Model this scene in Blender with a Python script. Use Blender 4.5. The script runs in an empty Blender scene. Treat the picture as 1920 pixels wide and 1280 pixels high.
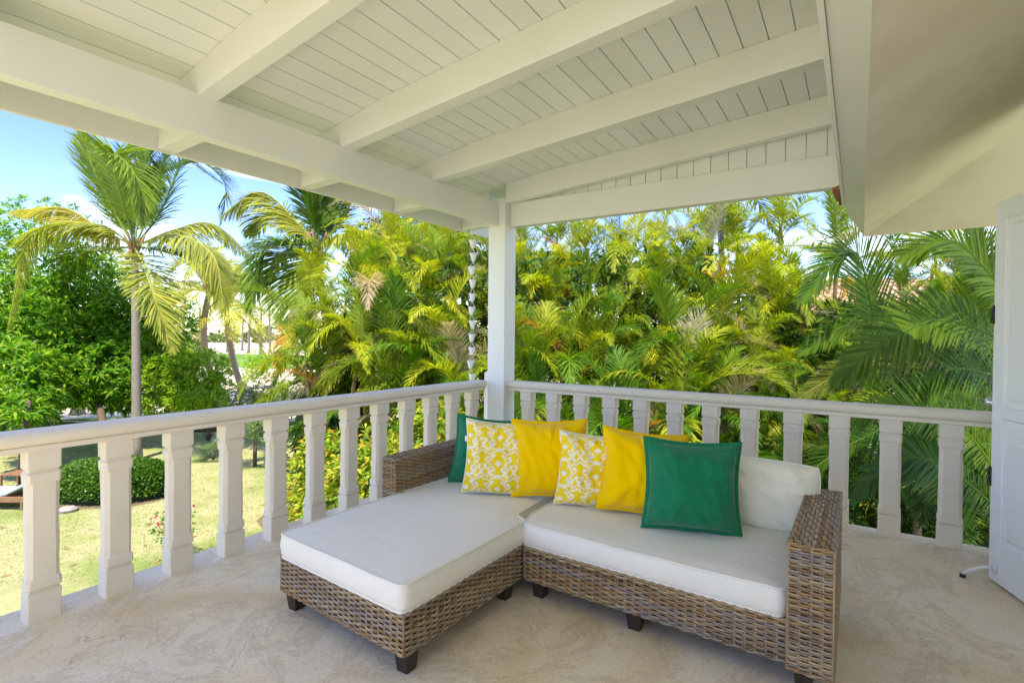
import bpy, bmesh, math, random
import numpy as np
from mathutils import Vector, Matrix, noise
random.seed(7); rng = np.random.default_rng(7)
SC = bpy.context.scene
COL = SC.collection
R_ = math.radians
# ------------------------------------------------------------------ camera
FPX = 1004.15
yaw, pit, rol = R_(33.24), R_(-0.777), R_(0.522)
CF = np.array([-math.sin(yaw)*math.cos(pit), math.cos(yaw)*math.cos(pit), math.sin(pit)])
_r = np.array([math.cos(yaw), math.sin(yaw), 0.0]); _u = np.cross(_r, CF)
CR = _r*math.cos(rol)+_u*math.sin(rol); CU = _u*math.cos(rol)-_r*math.sin(rol)
EYE = np.array([0, 0, 1.5])
cam = bpy.data.cameras.new('camera'); co = bpy.data.objects.new('camera', cam); COL.objects.link(co)
cam.lens = FPX/1920*36; cam.sensor_width = 36; cam.clip_end = 6000; cam.clip_start = 0.02
m = Matrix(((CR[0], CU[0], -CF[0], EYE[0]), (CR[1], CU[1], -CF[1], EYE[1]), (CR[2], CU[2], -CF[2], EYE[2]), (0, 0, 0, 1)))
co.matrix_world = m; SC.camera = co
def at(u, v, D):
    return EYE+(CF+CR*(u-960)/FPX-CU*(v-640)/FPX)*D
GZ = -3.1
def G(u, v, z=GZ):
    d = CF+CR*(u-960)/FPX-CU*(v-640)/FPX
    return EYE+d*((z-1.5)/d[2])
FH = np.array([-math.sin(yaw), math.cos(yaw)]); RH = np.array([math.cos(yaw), math.sin(yaw)])
def gp(lat, dep): return FH*dep+RH*lat
# ------------------------------------------------------------------ sky, sun, exposure
SUN_EL, SUN_H = R_(66), (0.30, -0.95)
W = bpy.data.worlds.new('World'); SC.world = W; W.use_nodes = True
nt = W.node_tree; nt.nodes.clear()
sky = nt.nodes.new('ShaderNodeTexSky'); sky.sky_type = 'NISHITA'; sky.sun_disc = False
sky.sun_elevation = SUN_EL; sky.sun_rotation = math.atan2(SUN_H[0], SUN_H[1]); sky.air_density = 0.8; sky.dust_density = 0.0; sky.ozone_density = 4.0
tc = nt.nodes.new('ShaderNodeTexCoord'); mp = nt.nodes.new('ShaderNodeMapping'); mp.inputs['Scale'].default_value = (1.2, 1.2, 4.5)
nz = nt.nodes.new('ShaderNodeTexNoise'); nz.inputs['Scale'].default_value = 2.3; nz.inputs['Detail'].default_value = 7; nz.inputs['Distortion'].default_value = 0.6
cr = nt.nodes.new('ShaderNodeValToRGB'); cr.color_ramp.elements[0].position = 0.50; cr.color_ramp.elements[1].position = 0.78
cr.color_ramp.elements[0].color = (0, 0, 0, 1); cr.color_ramp.elements[1].color = (.8, .8, .8, 1)
mx = nt.nodes.new('ShaderNodeMixRGB'); mx.inputs[2].default_value = (7.0, 7.2, 7.8, 1)
hs = nt.nodes.new('ShaderNodeHueSaturation'); hs.inputs['Saturation'].default_value = 1.2; hs.inputs['Hue'].default_value = 0.524
bg = nt.nodes.new('ShaderNodeBackground'); bg.inputs['Strength'].default_value = 0.15
out = nt.nodes.new('ShaderNodeOutputWorld')
L = nt.links.new
L(tc.outputs['Generated'], mp.inputs[0]); L(mp.outputs[0], nz.inputs['Vector']); L(nz.outputs['Fac'], cr.inputs[0])
L(cr.outputs[0], mx.inputs[0]); L(sky.outputs[0], hs.inputs['Color']); L(hs.outputs[0], mx.inputs[1]); L(mx.outputs[0], bg.inputs[0]); L(bg.outputs[0], out.inputs[0])
sl = bpy.data.lights.new('sun', 'SUN'); sl.energy = 2.5; sl.angle = R_(0.6); sl.color = (1, .95, .86)
so = bpy.data.objects.new('sun', sl); COL.objects.link(so)
_h = math.hypot(*SUN_H)
sd = Vector((SUN_H[0]/_h*math.cos(SUN_EL), SUN_H[1]/_h*math.cos(SUN_EL), math.sin(SUN_EL)))
so.rotation_euler = sd.to_track_quat('Z', 'Y').to_euler(); so.location = (0, 0, 30)
SC.view_settings.view_transform = 'Standard'; SC.view_settings.look = 'None'; SC.view_settings.gamma = 1
SC.view_settings.exposure = 1.88
SC.view_settings.use_white_balance = True; SC.view_settings.white_balance_temperature = 8200; SC.view_settings.white_balance_tint = 1
SC.render.engine = 'CYCLES'
SC.cycles.max_bounces = 8; SC.cycles.diffuse_bounces = 5; SC.cycles.transmission_bounces = 5

# ------------------------------------------------------------------ node helpers
def new_mat(name):
    m = bpy.data.materials.new(name); m.use_nodes = True; m.node_tree.nodes.clear()
    return m, m.node_tree.nodes, m.node_tree.links.new
def nd(N, t, **k):
    n = N.new(t)
    for a, b in k.items():
        if a.startswith('i_'): n.inputs[a[2:].replace('_', ' ')].default_value = b
        else: setattr(n, a, b)
    return n
def ramp(N, stops):
    c = N.new('ShaderNodeValToRGB'); e = c.color_ramp.elements
    while len(e) < len(stops): e.new(0.5)
    for i, (p, col) in enumerate(stops):
        e[i].position = p; e[i].color = tuple(col)+(1,) if len(col) == 3 else col
    return c
def mixc(N, Lk, f, a, b, mode='MIX'):
    n = N.new('ShaderNodeMixRGB'); n.blend_type = mode
    for i, v in ((0, f), (1, a), (2, b)):
        if isinstance(v, bpy.types.NodeSocket): Lk(v, n.inputs[i])
        elif i == 0: n.inputs[0].default_value = v
        else: n.inputs[i].default_value = tuple(v)+(1,)
    return n.outputs[0]
def noise_(N, Lk, scale, detail=5, vec=None, stretch=None, dist=0.0, rough=.55, coord='Object'):
    if vec is None:
        t = N.new('ShaderNodeTexCoord'); vec = t.outputs[coord]
    if stretch:
        mpn = N.new('ShaderNodeMapping'); mpn.inputs['Scale'].default_value = stretch; Lk(vec, mpn.inputs[0]); vec = mpn.outputs[0]
    n = nd(N, 'ShaderNodeTexNoise', i_Scale=scale, i_Detail=detail, i_Distortion=dist, i_Roughness=rough); Lk(vec, n.inputs['Vector'])
    return n.outputs['Fac']
def finish(N, Lk, color, rough=.6, bump=None, bstr=.2, bdist=.01, spec=.4, **kw):
    p = N.new('ShaderNodeBsdfPrincipled'); o = N.new('ShaderNodeOutputMaterial')
    if isinstance(color, bpy.types.NodeSocket): Lk(color, p.inputs['Base Color'])
    else: p.inputs['Base Color'].default_value = tuple(color)+(1,)
    if isinstance(rough, bpy.types.NodeSocket): Lk(rough, p.inputs['Roughness'])
    else: p.inputs['Roughness'].default_value = rough
    p.inputs['Specular IOR Level'].default_value = spec
    for k, v in kw.items(): p.inputs[k.replace('_', ' ')].default_value = v
    if bump is not None:
        b = nd(N, 'ShaderNodeBump', i_Strength=bstr, i_Distance=bdist); Lk(bump, b.inputs['Height']); Lk(b.outputs[0], p.inputs['Normal'])
    Lk(p.outputs[0], o.inputs[0]); return p
def m_paint(name, base, dirt=(.5, .47, .4), amt=.25, rough=.5, bscale=(1, 1, 1), bs=60, bstr=.12):
    m, N, Lk = new_mat(name)
    a = noise_(N, Lk, 2.2, 6); r = ramp(N, [(.45, (0, 0, 0)), (.8, (amt, amt, amt))]); Lk(a, r.inputs[0])
    c = mixc(N, Lk, r.outputs[0], base, dirt)
    oi = N.new('ShaderNodeObjectInfo'); orr = ramp(N, [(0, (.93, .93, .92)), (1, (1, 1, 1))]); Lk(oi.outputs['Random'], orr.inputs[0]); c = mixc(N, Lk, 1.0, c, orr.outputs[0], 'MULTIPLY')
    sp = noise_(N, Lk, 9, 8, rough=.8); spr = ramp(N, [(.66, (0, 0, 0)), (.74, (.22, .22, .22))]); Lk(sp, spr.inputs[0]); c = mixc(N, Lk, spr.outputs[0], c, dirt)
    b = noise_(N, Lk, bs, 4, stretch=bscale)
    finish(N, Lk, c, rough, b, bstr, .004)
    return m
def m_leaf(name, trans=.35, rough=.42, use_obj=True, cols=None, tmul=(1.6, 1.7, .9)):
    m, N, Lk = new_mat(name)
    gi = N.new('ShaderNodeNewGeometry')
    if use_obj:
        oi = N.new('ShaderNodeObjectInfo')
        r = ramp(N, [(0, (.6, .66, .6)), (.5, (1, 1, 1)), (.85, (1.25, 1.15, 1.0)), (1, (1.5, 1.2, 1.0))]); Lk(gi.outputs['Random Per Island'], r.inputs[0])
        c = mixc(N, Lk, 1.0, oi.outputs['Color'], r.outputs[0], 'MULTIPLY')
    else:
        r = ramp(N, [(i/(len(cols)-1), q) for i, q in enumerate(cols)]); Lk(gi.outputs['Random Per Island'], r.inputs[0]); c = r.outputs[0]
    p = nd(N, 'ShaderNodeBsdfPrincipled', i_Roughness=rough); Lk(c, p.inputs['Base Color']); p.inputs['Specular IOR Level'].default_value = .25
    t = N.new('ShaderNodeBsdfTranslucent'); c2 = mixc(N, Lk, 1.0, c, tmul, 'MULTIPLY'); Lk(c2, t.inputs[0])
    s = nd(N, 'ShaderNodeMixShader'); s.inputs[0].default_value = trans
    o = N.new('ShaderNodeOutputMaterial'); Lk(p.outputs[0], s.inputs[1]); Lk(t.outputs[0], s.inputs[2]); Lk(s.outputs[0], o.inputs[0])
    return m
def m_flat(name, c, rough=.5, metal=0, bs=None, var=.15):
    m, N, Lk = new_mat(name)
    a = noise_(N, Lk, bs or 30, 4); col = mixc(N, Lk, a, [x*(1-var) for x in c], [x*(1+var) for x in c])
    finish(N, Lk, col, rough, a, .1, .003, Metallic=metal); return m

WHITE = m_paint('white_painted_timber', (.80, .82, .79), (.62, .62, .52), .2, .45, (1, 1, 1), 45)
CEIL = m_paint('white_ceiling_boards', (.82, .85, .83), (.66, .67, .60), .2, .5, (1, .05, 1), 70, .15)
EAVE = m_paint('cream_rendered_soffit', (.78, .74, .65), (.55, .49, .33), .45, .7, (1, 1, 1), 25, .1)
DOORM = m_paint('white_gloss_door_paint', (.80, .81, .82), (.7, .7, .7), .12, .32, (1, 1, 1), 30, .04)
def m_cast():
    m, N, Lk = new_mat('cast_limestone')
    a = noise_(N, Lk, 5, 7); base = mixc(N, Lk, a, (.85, .78, .66), (.74, .67, .54))
    pz = noise_(N, Lk, 38, 3); pr = ramp(N, [(.22, (.8, .8, .8)), (.27, (0, 0, 0))]); Lk(pz, pr.inputs[0])
    c = mixc(N, Lk, pr.outputs[0], base, (.42, .38, .32))
    v = nd(N, 'ShaderNodeTexVoronoi', i_Scale=3.1); v.feature = 'DISTANCE_TO_EDGE'
    t = N.new('ShaderNodeTexCoord'); n2 = nd(N, 'ShaderNodeTexNoise', i_Scale=6.0, i_Detail=6.0); Lk(t.outputs['Object'], n2.inputs['Vector'])
    av = nd(N, 'ShaderNodeVectorMath', operation='MULTIPLY_ADD'); Lk(n2.outputs['Color'], av.inputs[0]); av.inputs[1].default_value = (.25, .25, .25); Lk(t.outputs['Object'], av.inputs[2]); Lk(av.outputs[0], v.inputs['Vector'])
    vr = ramp(N, [(0, (1, 1, 1)), (.004, (0, 0, 0))]); Lk(v.outputs['Distance'], vr.inputs[0])
    mask = noise_(N, Lk, 1.3, 2); mr = ramp(N, [(.5, (0, 0, 0)), (.6, (.6, .6, .6))]); Lk(mask, mr.inputs[0])
    cm = mixc(N, Lk, 1.0, vr.outputs[0], mr.outputs[0], 'MULTIPLY')
    c = mixc(N, Lk, cm, c, (.48, .44, .37))
    finish(N, Lk, c, .65, noise_(N, Lk, 55, 5), .25, .004, spec=.3); return m
STONE = m_cast()
def m_floor():
    m, N, Lk = new_mat('coral_stone_floor')
    a = noise_(N, Lk, .9, 8, dist=.8, stretch=(1, .85, 1), rough=.6)
    r = ramp(N, [(.30, (.68, .52, .31)), (.45, (.79, .67, .46)), (.58, (.84, .76, .59)), (.72, (.74, .59, .38))]); Lk(a, r.inputs[0])
    b = noise_(N, Lk, 2.6, 12, dist=1.4, stretch=(1, .75, 1), rough=.72); br = ramp(N, [(.49, (0, 0, 0)), (.55, (.4, .4, .4)), (.61, (0, 0, 0))]); Lk(b, br.inputs[0])
    c = mixc(N, Lk, br.outputs[0], r.outputs[0], (.50, .37, .24))
    w = noise_(N, Lk, 3.0, 9, dist=1.2, stretch=(1, .7, 1), rough=.7); wr = ramp(N, [(.52, (0, 0, 0)), (.68, (.55, .55, .55))]); Lk(w, wr.inputs[0])
    c = mixc(N, Lk, wr.outputs[0], c, (.78, .74, .66))
    # thin irregular cracks
    t = N.new('ShaderNodeTexCoord'); n2 = nd(N, 'ShaderNodeTexNoise', i_Scale=2.5, i_Detail=8.0); Lk(t.outputs['Object'], n2.inputs['Vector'])
    av = nd(N, 'ShaderNodeVectorMath', operation='MULTIPLY_ADD'); Lk(n2.outputs['Color'], av.inputs[0]); av.inputs[1].default_value = (.7, .7, .7); Lk(t.outputs['Object'], av.inputs[2])
    v = nd(N, 'ShaderNodeTexVoronoi', i_Scale=1.15); v.feature = 'DISTANCE_TO_EDGE'; Lk(av.outputs[0], v.inputs['Vector'])
    vr = ramp(N, [(0, (1, 1, 1)), (.0035, (0, 0, 0))]); Lk(v.outputs['Distance'], vr.inputs[0])
    mask = noise_(N, Lk, 1.7, 2); mr = ramp(N, [(.5, (0, 0, 0)), (.58, (.8, .8, .8))]); Lk(mask, mr.inputs[0])
    cm = mixc(N, Lk, 1.0, vr.outputs[0], mr.outputs[0], 'MULTIPLY'); c = mixc(N, Lk, cm, c, (.30, .24, .18))
    st = noise_(N, Lk, 5, 7, dist=1.5, rough=.7); sr = ramp(N, [(.62, (0, 0, 0)), (.76, (.35, .35, .35))]); Lk(st, sr.inputs[0]); c = mixc(N, Lk, sr.outputs[0], c, (.40, .25, .16))
    rr = ramp(N, [(0, (.45,)*3), (1, (.7,)*3)]); Lk(noise_(N, Lk, 6, 4), rr.inputs[0])
    sp = noise_(N, Lk, 60, 6, rough=.8); spr = ramp(N, [(.34, (.80, .77, .72)), (.5, (1, 1, 1)), (.68, (1.08, 1.07, 1.05))]); Lk(sp, spr.inputs[0]); c = mixc(N, Lk, 1.0, c, spr.outputs[0], 'MULTIPLY')
    finish(N, Lk, c, rr.outputs[0], noise_(N, Lk, 30, 6), .3, .004, spec=.35); return m
FLOOR = m_floor()
def m_cloth(name, col, sc=900, wr=.35, wscale=3.5, rough=.9):
    m, N, Lk = new_mat(name)
    a = noise_(N, Lk, 3, 3); c = mixc(N, Lk, a, [x*.93 for x in col], [min(1, x*1.04) for x in col])
    w = noise_(N, Lk, wscale, 5, dist=1.0, stretch=(1, 2.2, 1)); f = noise_(N, Lk, sc, 2)
    b1 = nd(N, 'ShaderNodeBump', i_Strength=wr, i_Distance=.03); Lk(w, b1.inputs['Height'])
    b2 = nd(N, 'ShaderNodeBump', i_Strength=.12, i_Distance=.002); Lk(f, b2.inputs['Height']); Lk(b1.outputs[0], b2.inputs['Normal'])
    p = finish(N, Lk, c, rough, spec=.15, Sheen_Weight=.2); Lk(b2.outputs[0], p.inputs['Normal']); return m
CUSH = m_cloth('off_white_cotton', (.83, .81, .73), wr=.2, wscale=4)
BACKC = m_cloth('pale_off_white_cotton', (.80, .79, .67), wr=.5, wscale=5)
GREENC = m_cloth('emerald_green_cotton', (.0, .18, .08), wr=.6, wscale=5)
YELC = m_cloth('golden_yellow_cotton', (.93, .58, .005), wr=.6, wscale=5)
def m_print():
    m, N, Lk = new_mat('yellow_scroll_print_cotton')
    a = N.new('ShaderNodeVertexColor'); a.layer_name = 'print'
    c = mixc(N, Lk, a.outputs['Color'], (.90, .66, .03), (.86, .83, .74))
    finish(N, Lk, c, .9, noise_(N, Lk, 600, 2), .15, .002, spec=.15); return m
PRINTC = m_print()
def m_wicker():
    m, N, Lk = new_mat('kubu_rattan')
    g = N.new('ShaderNodeNewGeometry')
    r = ramp(N, [(0, (.16, .10, .05)), (.16, (.32, .22, .12)), (.3, (.29, .25, .22)), (.45, (.42, .31, .19)), (.6, (.32, .18, .065)), (.74, (.23, .21, .21)), (.87, (.45, .35, .23)), (1, (.38, .24, .10))]); Lk(g.outputs['Random Per Island'], r.inputs[0])
    n = noise_(N, Lk, 28, 4); c = mixc(N, Lk, 1.0, r.outputs[0], mixc(N, Lk, n, (.62, .58, .52), (1.35, 1.32, 1.28)), 'MULTIPLY')
    finish(N, Lk, c, .5, noise_(N, Lk, 160, 3), .3, .002, spec=.4); return m
WICK = m_wicker()
CORE = m_flat('dark_wicker_core', (.085, .055, .03), .8)
LEGM = m_flat('dark_stained_wood', (.035, .022, .016), .35, bs=20, var=.3)
LEAF = m_leaf('palm_leaflet', .38, .55); RACH = m_leaf('palm_rachis', 0.05, .5)
def m_trunk(name, a, b, freq=9, ring=True):
    m, N, Lk = new_mat(name)
    n = noise_(N, Lk, 9, 6); c = mixc(N, Lk, n, a, b)
    t = N.new('ShaderNodeTexCoord'); w = nd(N, 'ShaderNodeTexWave', i_Scale=freq, i_Distortion=2.0, i_Detail=3.0); w.bands_direction = 'Z'; Lk(t.outputs['Object'], w.inputs['Vector'])
    wr = ramp(N, [(0, (.35, .3, .25)), (.2, (1, 1, 1))]); Lk(w.outputs['Fac'], wr.inputs[0]); c = mixc(N, Lk, .8, c, wr.outputs[0], 'MULTIPLY')
    finish(N, Lk, c, .85, w.outputs['Fac'], .4, .02, spec=.2); return m
COCOT = m_trunk('coconut_bark', (.30, .27, .24), (.18, .16, .14), 5)
ARECT = m_trunk('areca_cane', (.24, .22, .11), (.38, .20, .09), 6)
BARK = m_flat('dark_bark', (.11, .08, .06), .9, bs=12, var=.4)
MANGO = m_leaf('mango_leaf', .42, .45, False, [(.03, .11, .01), (.06, .19, .012), (.10, .27, .018), (.19, .36, .025), (.34, .45, .04)])
BUSHM = m_leaf('clipped_bush_leaf', .25, .3, False, [(.03, .10, .015), (.06, .16, .02), (.10, .22, .03), (.16, .29, .05)])
SHRUBM = m_leaf('garden_shrub_leaf', .35, .4, False, [(.06, .16, .015), (.14, .28, .02), (.28, .38, .04), (.46, .46, .05), (.42, .20, .04)])
VARIE = m_leaf('variegated_leaf', .3, .5, False, [(.16, .22, .05), (.32, .36, .12), (.42, .44, .2), (.2, .26, .06)])
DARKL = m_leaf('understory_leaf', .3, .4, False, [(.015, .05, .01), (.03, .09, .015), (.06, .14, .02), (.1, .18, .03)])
FLOWM = m_leaf('bougainvillea_bract', .4, .6, False, [(.5, .03, .16), (.65, .06, .25)])
FARL = m_leaf('far_foliage', .3, .6, False, [(.06, .10, .03), (.12, .18, .05), (.2, .24, .07)])

# ------------------------------------------------------------------ object helpers
def link(name, me, parent=None):
    o = bpy.data.objects.new(name, me); COL.objects.link(o)
    if parent is not None: o.parent = parent
    return o
def wloc(o):
    v = Vector((0, 0, 0))
    while o is not None: v = v+o.location; o = o.parent
    return v
def mesh(name, V, F, mats, parent=None, smooth=False, mi=None, loc=None):
    """V in world coordinates; stored relative to the parent (parents carry locations only)"""
    V = np.asarray(V, float); off = np.array(wloc(parent)) if parent is not None else np.zeros(3)
    if loc is not None: off = off+np.zeros(3); V = V-np.array(loc); l = np.array(loc)-off
    else: V = V-off; l = None
    me = bpy.data.meshes.new(name)
    if isinstance(F, np.ndarray):
        k = F.shape[1]; me.vertices.add(len(V)); me.vertices.foreach_set('co', V.astype(np.float32).ravel())
        me.loops.add(F.size); me.loops.foreach_set('vertex_index', F.astype(np.int32).ravel())
        me.polygons.add(len(F)); me.polygons.foreach_set('loop_start', np.arange(0, F.size, k, dtype=np.int32))
        try: me.polygons.foreach_set('loop_total', np.full(len(F), k, np.int32))
        except Exception: pass
        me.update(calc_edges=True)
    else:
        me.from_pydata([tuple(v) for v in V], [], F); me.update()
    if not isinstance(mats, (list, tuple)): mats = [mats]
    for x in mats: me.materials.append(x)
    if mi is not None: me.polygons.foreach_set('material_index', np.asarray(mi, np.int32))
    if smooth: me.polygons.foreach_set('use_smooth', np.ones(len(me.polygons), bool))
    o = link(name, me, parent)
    if l is not None: o.location = l
    return o
def tag(o, label=None, cat=None, group=None, kind=None):
    if label: o['label'] = label
    if cat: o['category'] = cat
    if group: o['group'] = group
    if kind: o['kind'] = kind
    return o
def thing(name, loc, label, cat, group=None):
    o = bpy.data.objects.new(name, None); COL.objects.link(o); o.location = tuple(loc); o.empty_display_size = .1
    return tag(o, label, cat, group)
class MB:
    def __init__(s): s.V = []; s.F = []; s.n = 0
    def add(s, V, F):
        V = [tuple(v) for v in V]; s.V += V; s.F += [tuple(i+s.n for i in f) for f in F]; s.n += len(V); return s
    def box(s, lo, hi):
        x0, y0, z0 = lo; x1, y1, z1 = hi
        return s.add([(x0,y0,z0),(x1,y0,z0),(x1,y1,z0),(x0,y1,z0),(x0,y0,z1),(x1,y0,z1),(x1,y1,z1),(x0,y1,z1)],
                     [(0,3,2,1),(4,5,6,7),(0,1,5,4),(1,2,6,5),(2,3,7,6),(3,0,4,7)])
    def tube(s, P, r, k=6, cap=True):
        P = [Vector(p) for p in P]; n = len(P); r = r if hasattr(r, '__len__') else [r]*n; V = []; F = []; prev = None
        for i, p in enumerate(P):
            t = (P[min(i+1, n-1)]-P[max(i-1, 0)]).normalized()
            a = prev if prev is not None else (Vector((0, 0, 1)) if abs(t.z) < .9 else Vector((1, 0, 0)))
            a = (a-t*a.dot(t)).normalized(); prev = a; b = t.cross(a)
            for j in range(k):
                q = 2*math.pi*j/k; V.append(p+(a*math.cos(q)+b*math.sin(q))*r[i])
        for i in range(n-1):
            for j in range(k): F.append((i*k+j, i*k+(j+1) % k, (i+1)*k+(j+1) % k, (i+1)*k+j))
        if cap: F += [tuple(range(k-1, -1, -1)), tuple(range((n-1)*k, n*k))]
        return s.add(V, F)
    def lathe(s, c, prof, k=16, axis='z'):
        V = []; F = []; n = len(prof)
        for r, h in prof:
            for j in range(k):
                q = 2*math.pi*j/k; V.append((c[0]+r*math.cos(q), c[1]+r*math.sin(q), c[2]+h))
        for i in range(n-1):
            for j in range(k): F.append((i*k+j, i*k+(j+1) % k, (i+1)*k+(j+1) % k, (i+1)*k+j))
        return s.add(V, F)
    def loft(s, rings, cap=True):
        k = len(rings[0]); V = [p for r in rings for p in r]; F = []
        for i in range(len(rings)-1):
            for j in range(k): F.append((i*k+j, i*k+(j+1) % k, (i+1)*k+(j+1) % k, (i+1)*k+j))
        if cap: F += [tuple(range(k-1, -1, -1)), tuple(range((len(rings)-1)*k, len(rings)*k))]
        return s.add(V, F)
    def build(s, name, mats, parent=None, smooth=False, bevel=0, **k):
        o = mesh(name, s.V, s.F, mats, parent, smooth, **k)
        bm = bmesh.new(); bm.from_mesh(o.data); bmesh.ops.recalc_face_normals(bm, faces=bm.faces)
        if bevel:
            ed = [e for e in bm.edges if len(e.link_faces) == 2 and e.calc_face_angle(0) > .5]
            bmesh.ops.bevel(bm, geom=ed, offset=bevel, segments=2, profile=.6, affect='EDGES')
        bm.to_mesh(o.data); bm.free()
        return o
def box(name, lo, hi, m, parent=None, bevel=.004): return MB().box(lo, hi).build(name, m, parent, bevel=bevel)

# ================================================================== SETTING: ground
def sheet(name, pts, z, m, label=None, n=0):
    c = np.mean(pts, 0); V = [(c[0], c[1], z)]+[(p[0], p[1], z) for p in pts]
    F = [(0, i+1, (i+1) % len(pts)+1) for i in range(len(pts))]
    o = mesh(name, V, F, m); tag(o, kind='structure'); return o
def m_ground(name, stops, scale, fine=9, b=.6):
    m, N, Lk = new_mat(name)
    a = noise_(N, Lk, scale, 6, rough=.6); r = ramp(N, stops); Lk(a, r.inputs[0])
    f = noise_(N, Lk, fine, 6, rough=.75); c = mixc(N, Lk, 1.0, r.outputs[0], mixc(N, Lk, f, (.72,)*3, (1.25,)*3), 'MULTIPLY')
    finish(N, Lk, c, .95, f, b, .05, spec=.1); return m
SAND = m_ground('pale_sand', [(.3, (.55, .47, .38)), (.7, (.70, .63, .54))], .3, 3)
LAWN = m_ground('dry_lawn', [(.30, (.15, .23, .06)), (.42, (.25, .30, .11)), (.53, (.41, .39, .22)), (.62, (.31, .34, .14)), (.8, (.19, .27, .08))], .32, 14, .9)
FAIR = m_ground('golf_green', [(.3, (.10, .20, .04)), (.7, (.14, .25, .06))], .05, 2)
o = sheet('ground', [(2500*math.cos(i*math.pi/24), 2500*math.sin(i*math.pi/24)) for i in range(48)], GZ-.008, SAND)
edge = [gp(l, 26.5+2.2*math.sin(l*.21)+1.1*math.sin(l*.63+1)) for l in np.linspace(-60, 60, 61)]
sheet('lawn', edge+[gp(60, -25), gp(-60, -25)], GZ-.004, LAWN)
sheet('golf_green', [gp(l, 67+3*math.sin(l*.11)) for l in np.linspace(-75, 30, 30)]+[gp(l, 112+5*math.sin(l*.09+2)) for l in np.linspace(60, -130, 30)], GZ-.004, FAIR)

def grass():
    n = 90000; dep = 9.5+17*rng.random(n)**.8; lat = dep*rng.uniform(-1.0, .05, n)
    P = np.stack([FH[0]*dep+RH[0]*lat, FH[1]*dep+RH[1]*lat, np.full(n, GZ-.006)], 1)
    k = P[:, 0] < -4.2; P = P[k]; n = len(P)
    D = rng.normal(0, .5, (n, 3)); D[:, 2] = 1; nrm = D/np.linalg.norm(D, axis=1)[:, None]; S = np.cross(nrm, rng.normal(0, 1, (n, 3))); S /= np.linalg.norm(S, axis=1)[:, None]
    h = rng.uniform(.015, .045, (n, 1)); w = rng.uniform(.005, .014, (n, 1))
    V = np.stack([P-S*w, P+S*w, P+nrm*h], 1).reshape(-1, 3); F = np.arange(n*3).reshape(-1, 3)
    o = mesh('grass', V, F, GRASSM); tag(o, 'short dry grass blades of the lawn below the balcony', 'grass', kind='stuff')
    m = 160; dep = 9.5+16*rng.random(m); lat = dep*rng.uniform(-1.0, .0, m); P = np.stack([FH[0]*dep+RH[0]*lat, FH[1]*dep+RH[1]*lat, np.full(m, GZ+.012)], 1); P = P[P[:, 0] < -4.2]; m = len(P)
    a = rng.uniform(0, 6.28, m); d = np.stack([np.cos(a), np.sin(a), rng.normal(0, .1, m)], 1)*.09; e = np.stack([-np.sin(a), np.cos(a), rng.normal(0, .2, m)], 1)*.03
    V = np.stack([P-d, P+e, P+d, P-e], 1).reshape(-1, 3); o = mesh('fallen_leaves', V, np.arange(m*4).reshape(-1, 4), DEADL); tag(o, 'brown fallen leaves scattered over the lawn', 'fallen leaves', kind='stuff')
GRASSM = m_leaf('grass_blade', .3, .6, False, [(.17, .26, .07), (.26, .31, .11), (.36, .37, .17), (.44, .41, .24)])
DEADL = m_flat('dead_leaf', (.30, .19, .09), .9, bs=3, var=.5)
grass()
# ================================================================== SETTING: balcony floor
XL, Y1 = -3.518, 4.9235
fl = box('balcony_floor', (-3.765, -4.0, -.26), (1.0, 5.09, 0), FLOOR, None, .006); tag(fl, kind='structure')
lw = box('lower_house_wall', (-3.2, -1.4, GZ), (2.6, 4.3, -.262), EAVE); tag(lw, 'cream rendered ground floor wall under the balcony slab', 'wall')
# house wall, out of frame on the right
hw = box('house_wall', (1.0, -2.6, -.26), (1.25, 5.15, 3.15), EAVE); tag(hw, 'cream rendered house wall behind the white door at the right', 'wall')

# ---- balustrades
def bal_rings(hx, hy):
    prof = [(0, 0, .006), (.150, 0, .006), (.157, .012, .006), (.163, .012, .006), (.172, -.001, .012), (.200, 0, .012), (.216, .001, .014), (.222, .006, .020),
            (.64, .0065, .021), (.708, .006, .020), (.714, .001, .014), (.735, 0, .014), (.762, -.001, .010), (.772, .012, .006), (.780, .012, .006), (.788, 0, .006), (.882, 0, .006)]
    R = []
    for z, ins, c in prof:
        a, b = hx-ins, hy-ins*.7
        R.append([(-a+c, -b, z), (a-c, -b, z), (a, -b+c, z), (a, b-c, z), (a-c, b, z), (-a+c, b, z), (-a, b-c, z), (-a, -b+c, z)])
    return R
def rail_prof():  # (across, z) ring
    P = [(-.075, .882), (.075, .882), (.079, .886), (.079, .908), (.070, .913)]
    for i in range(9):
        a = -math.pi/2+math.pi*i/8; P.append((.072+.026*math.cos(a), .948+.034*math.sin(a)))
    P += [(.03, .986), (-.03, .986)]
    for i in range(9):
        a = math.pi/2+math.pi*i/8; P.append((-.072+.026*math.cos(a), .948+.034*math.sin(a)))
    P += [(-.070, .913), (-.079, .908), (-.079, .886)]
    return P
lb = thing('balustrade', (XL-.053, 2.5, 0), 'cream stone balustrade along the garden side, left of the corner post', 'balustrade')
bm_ = MB(); bm_.loft([[(p[0], p[1], p[2]) for p in r] for r in bal_rings(.053, .071)])
BMES = []
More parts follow.
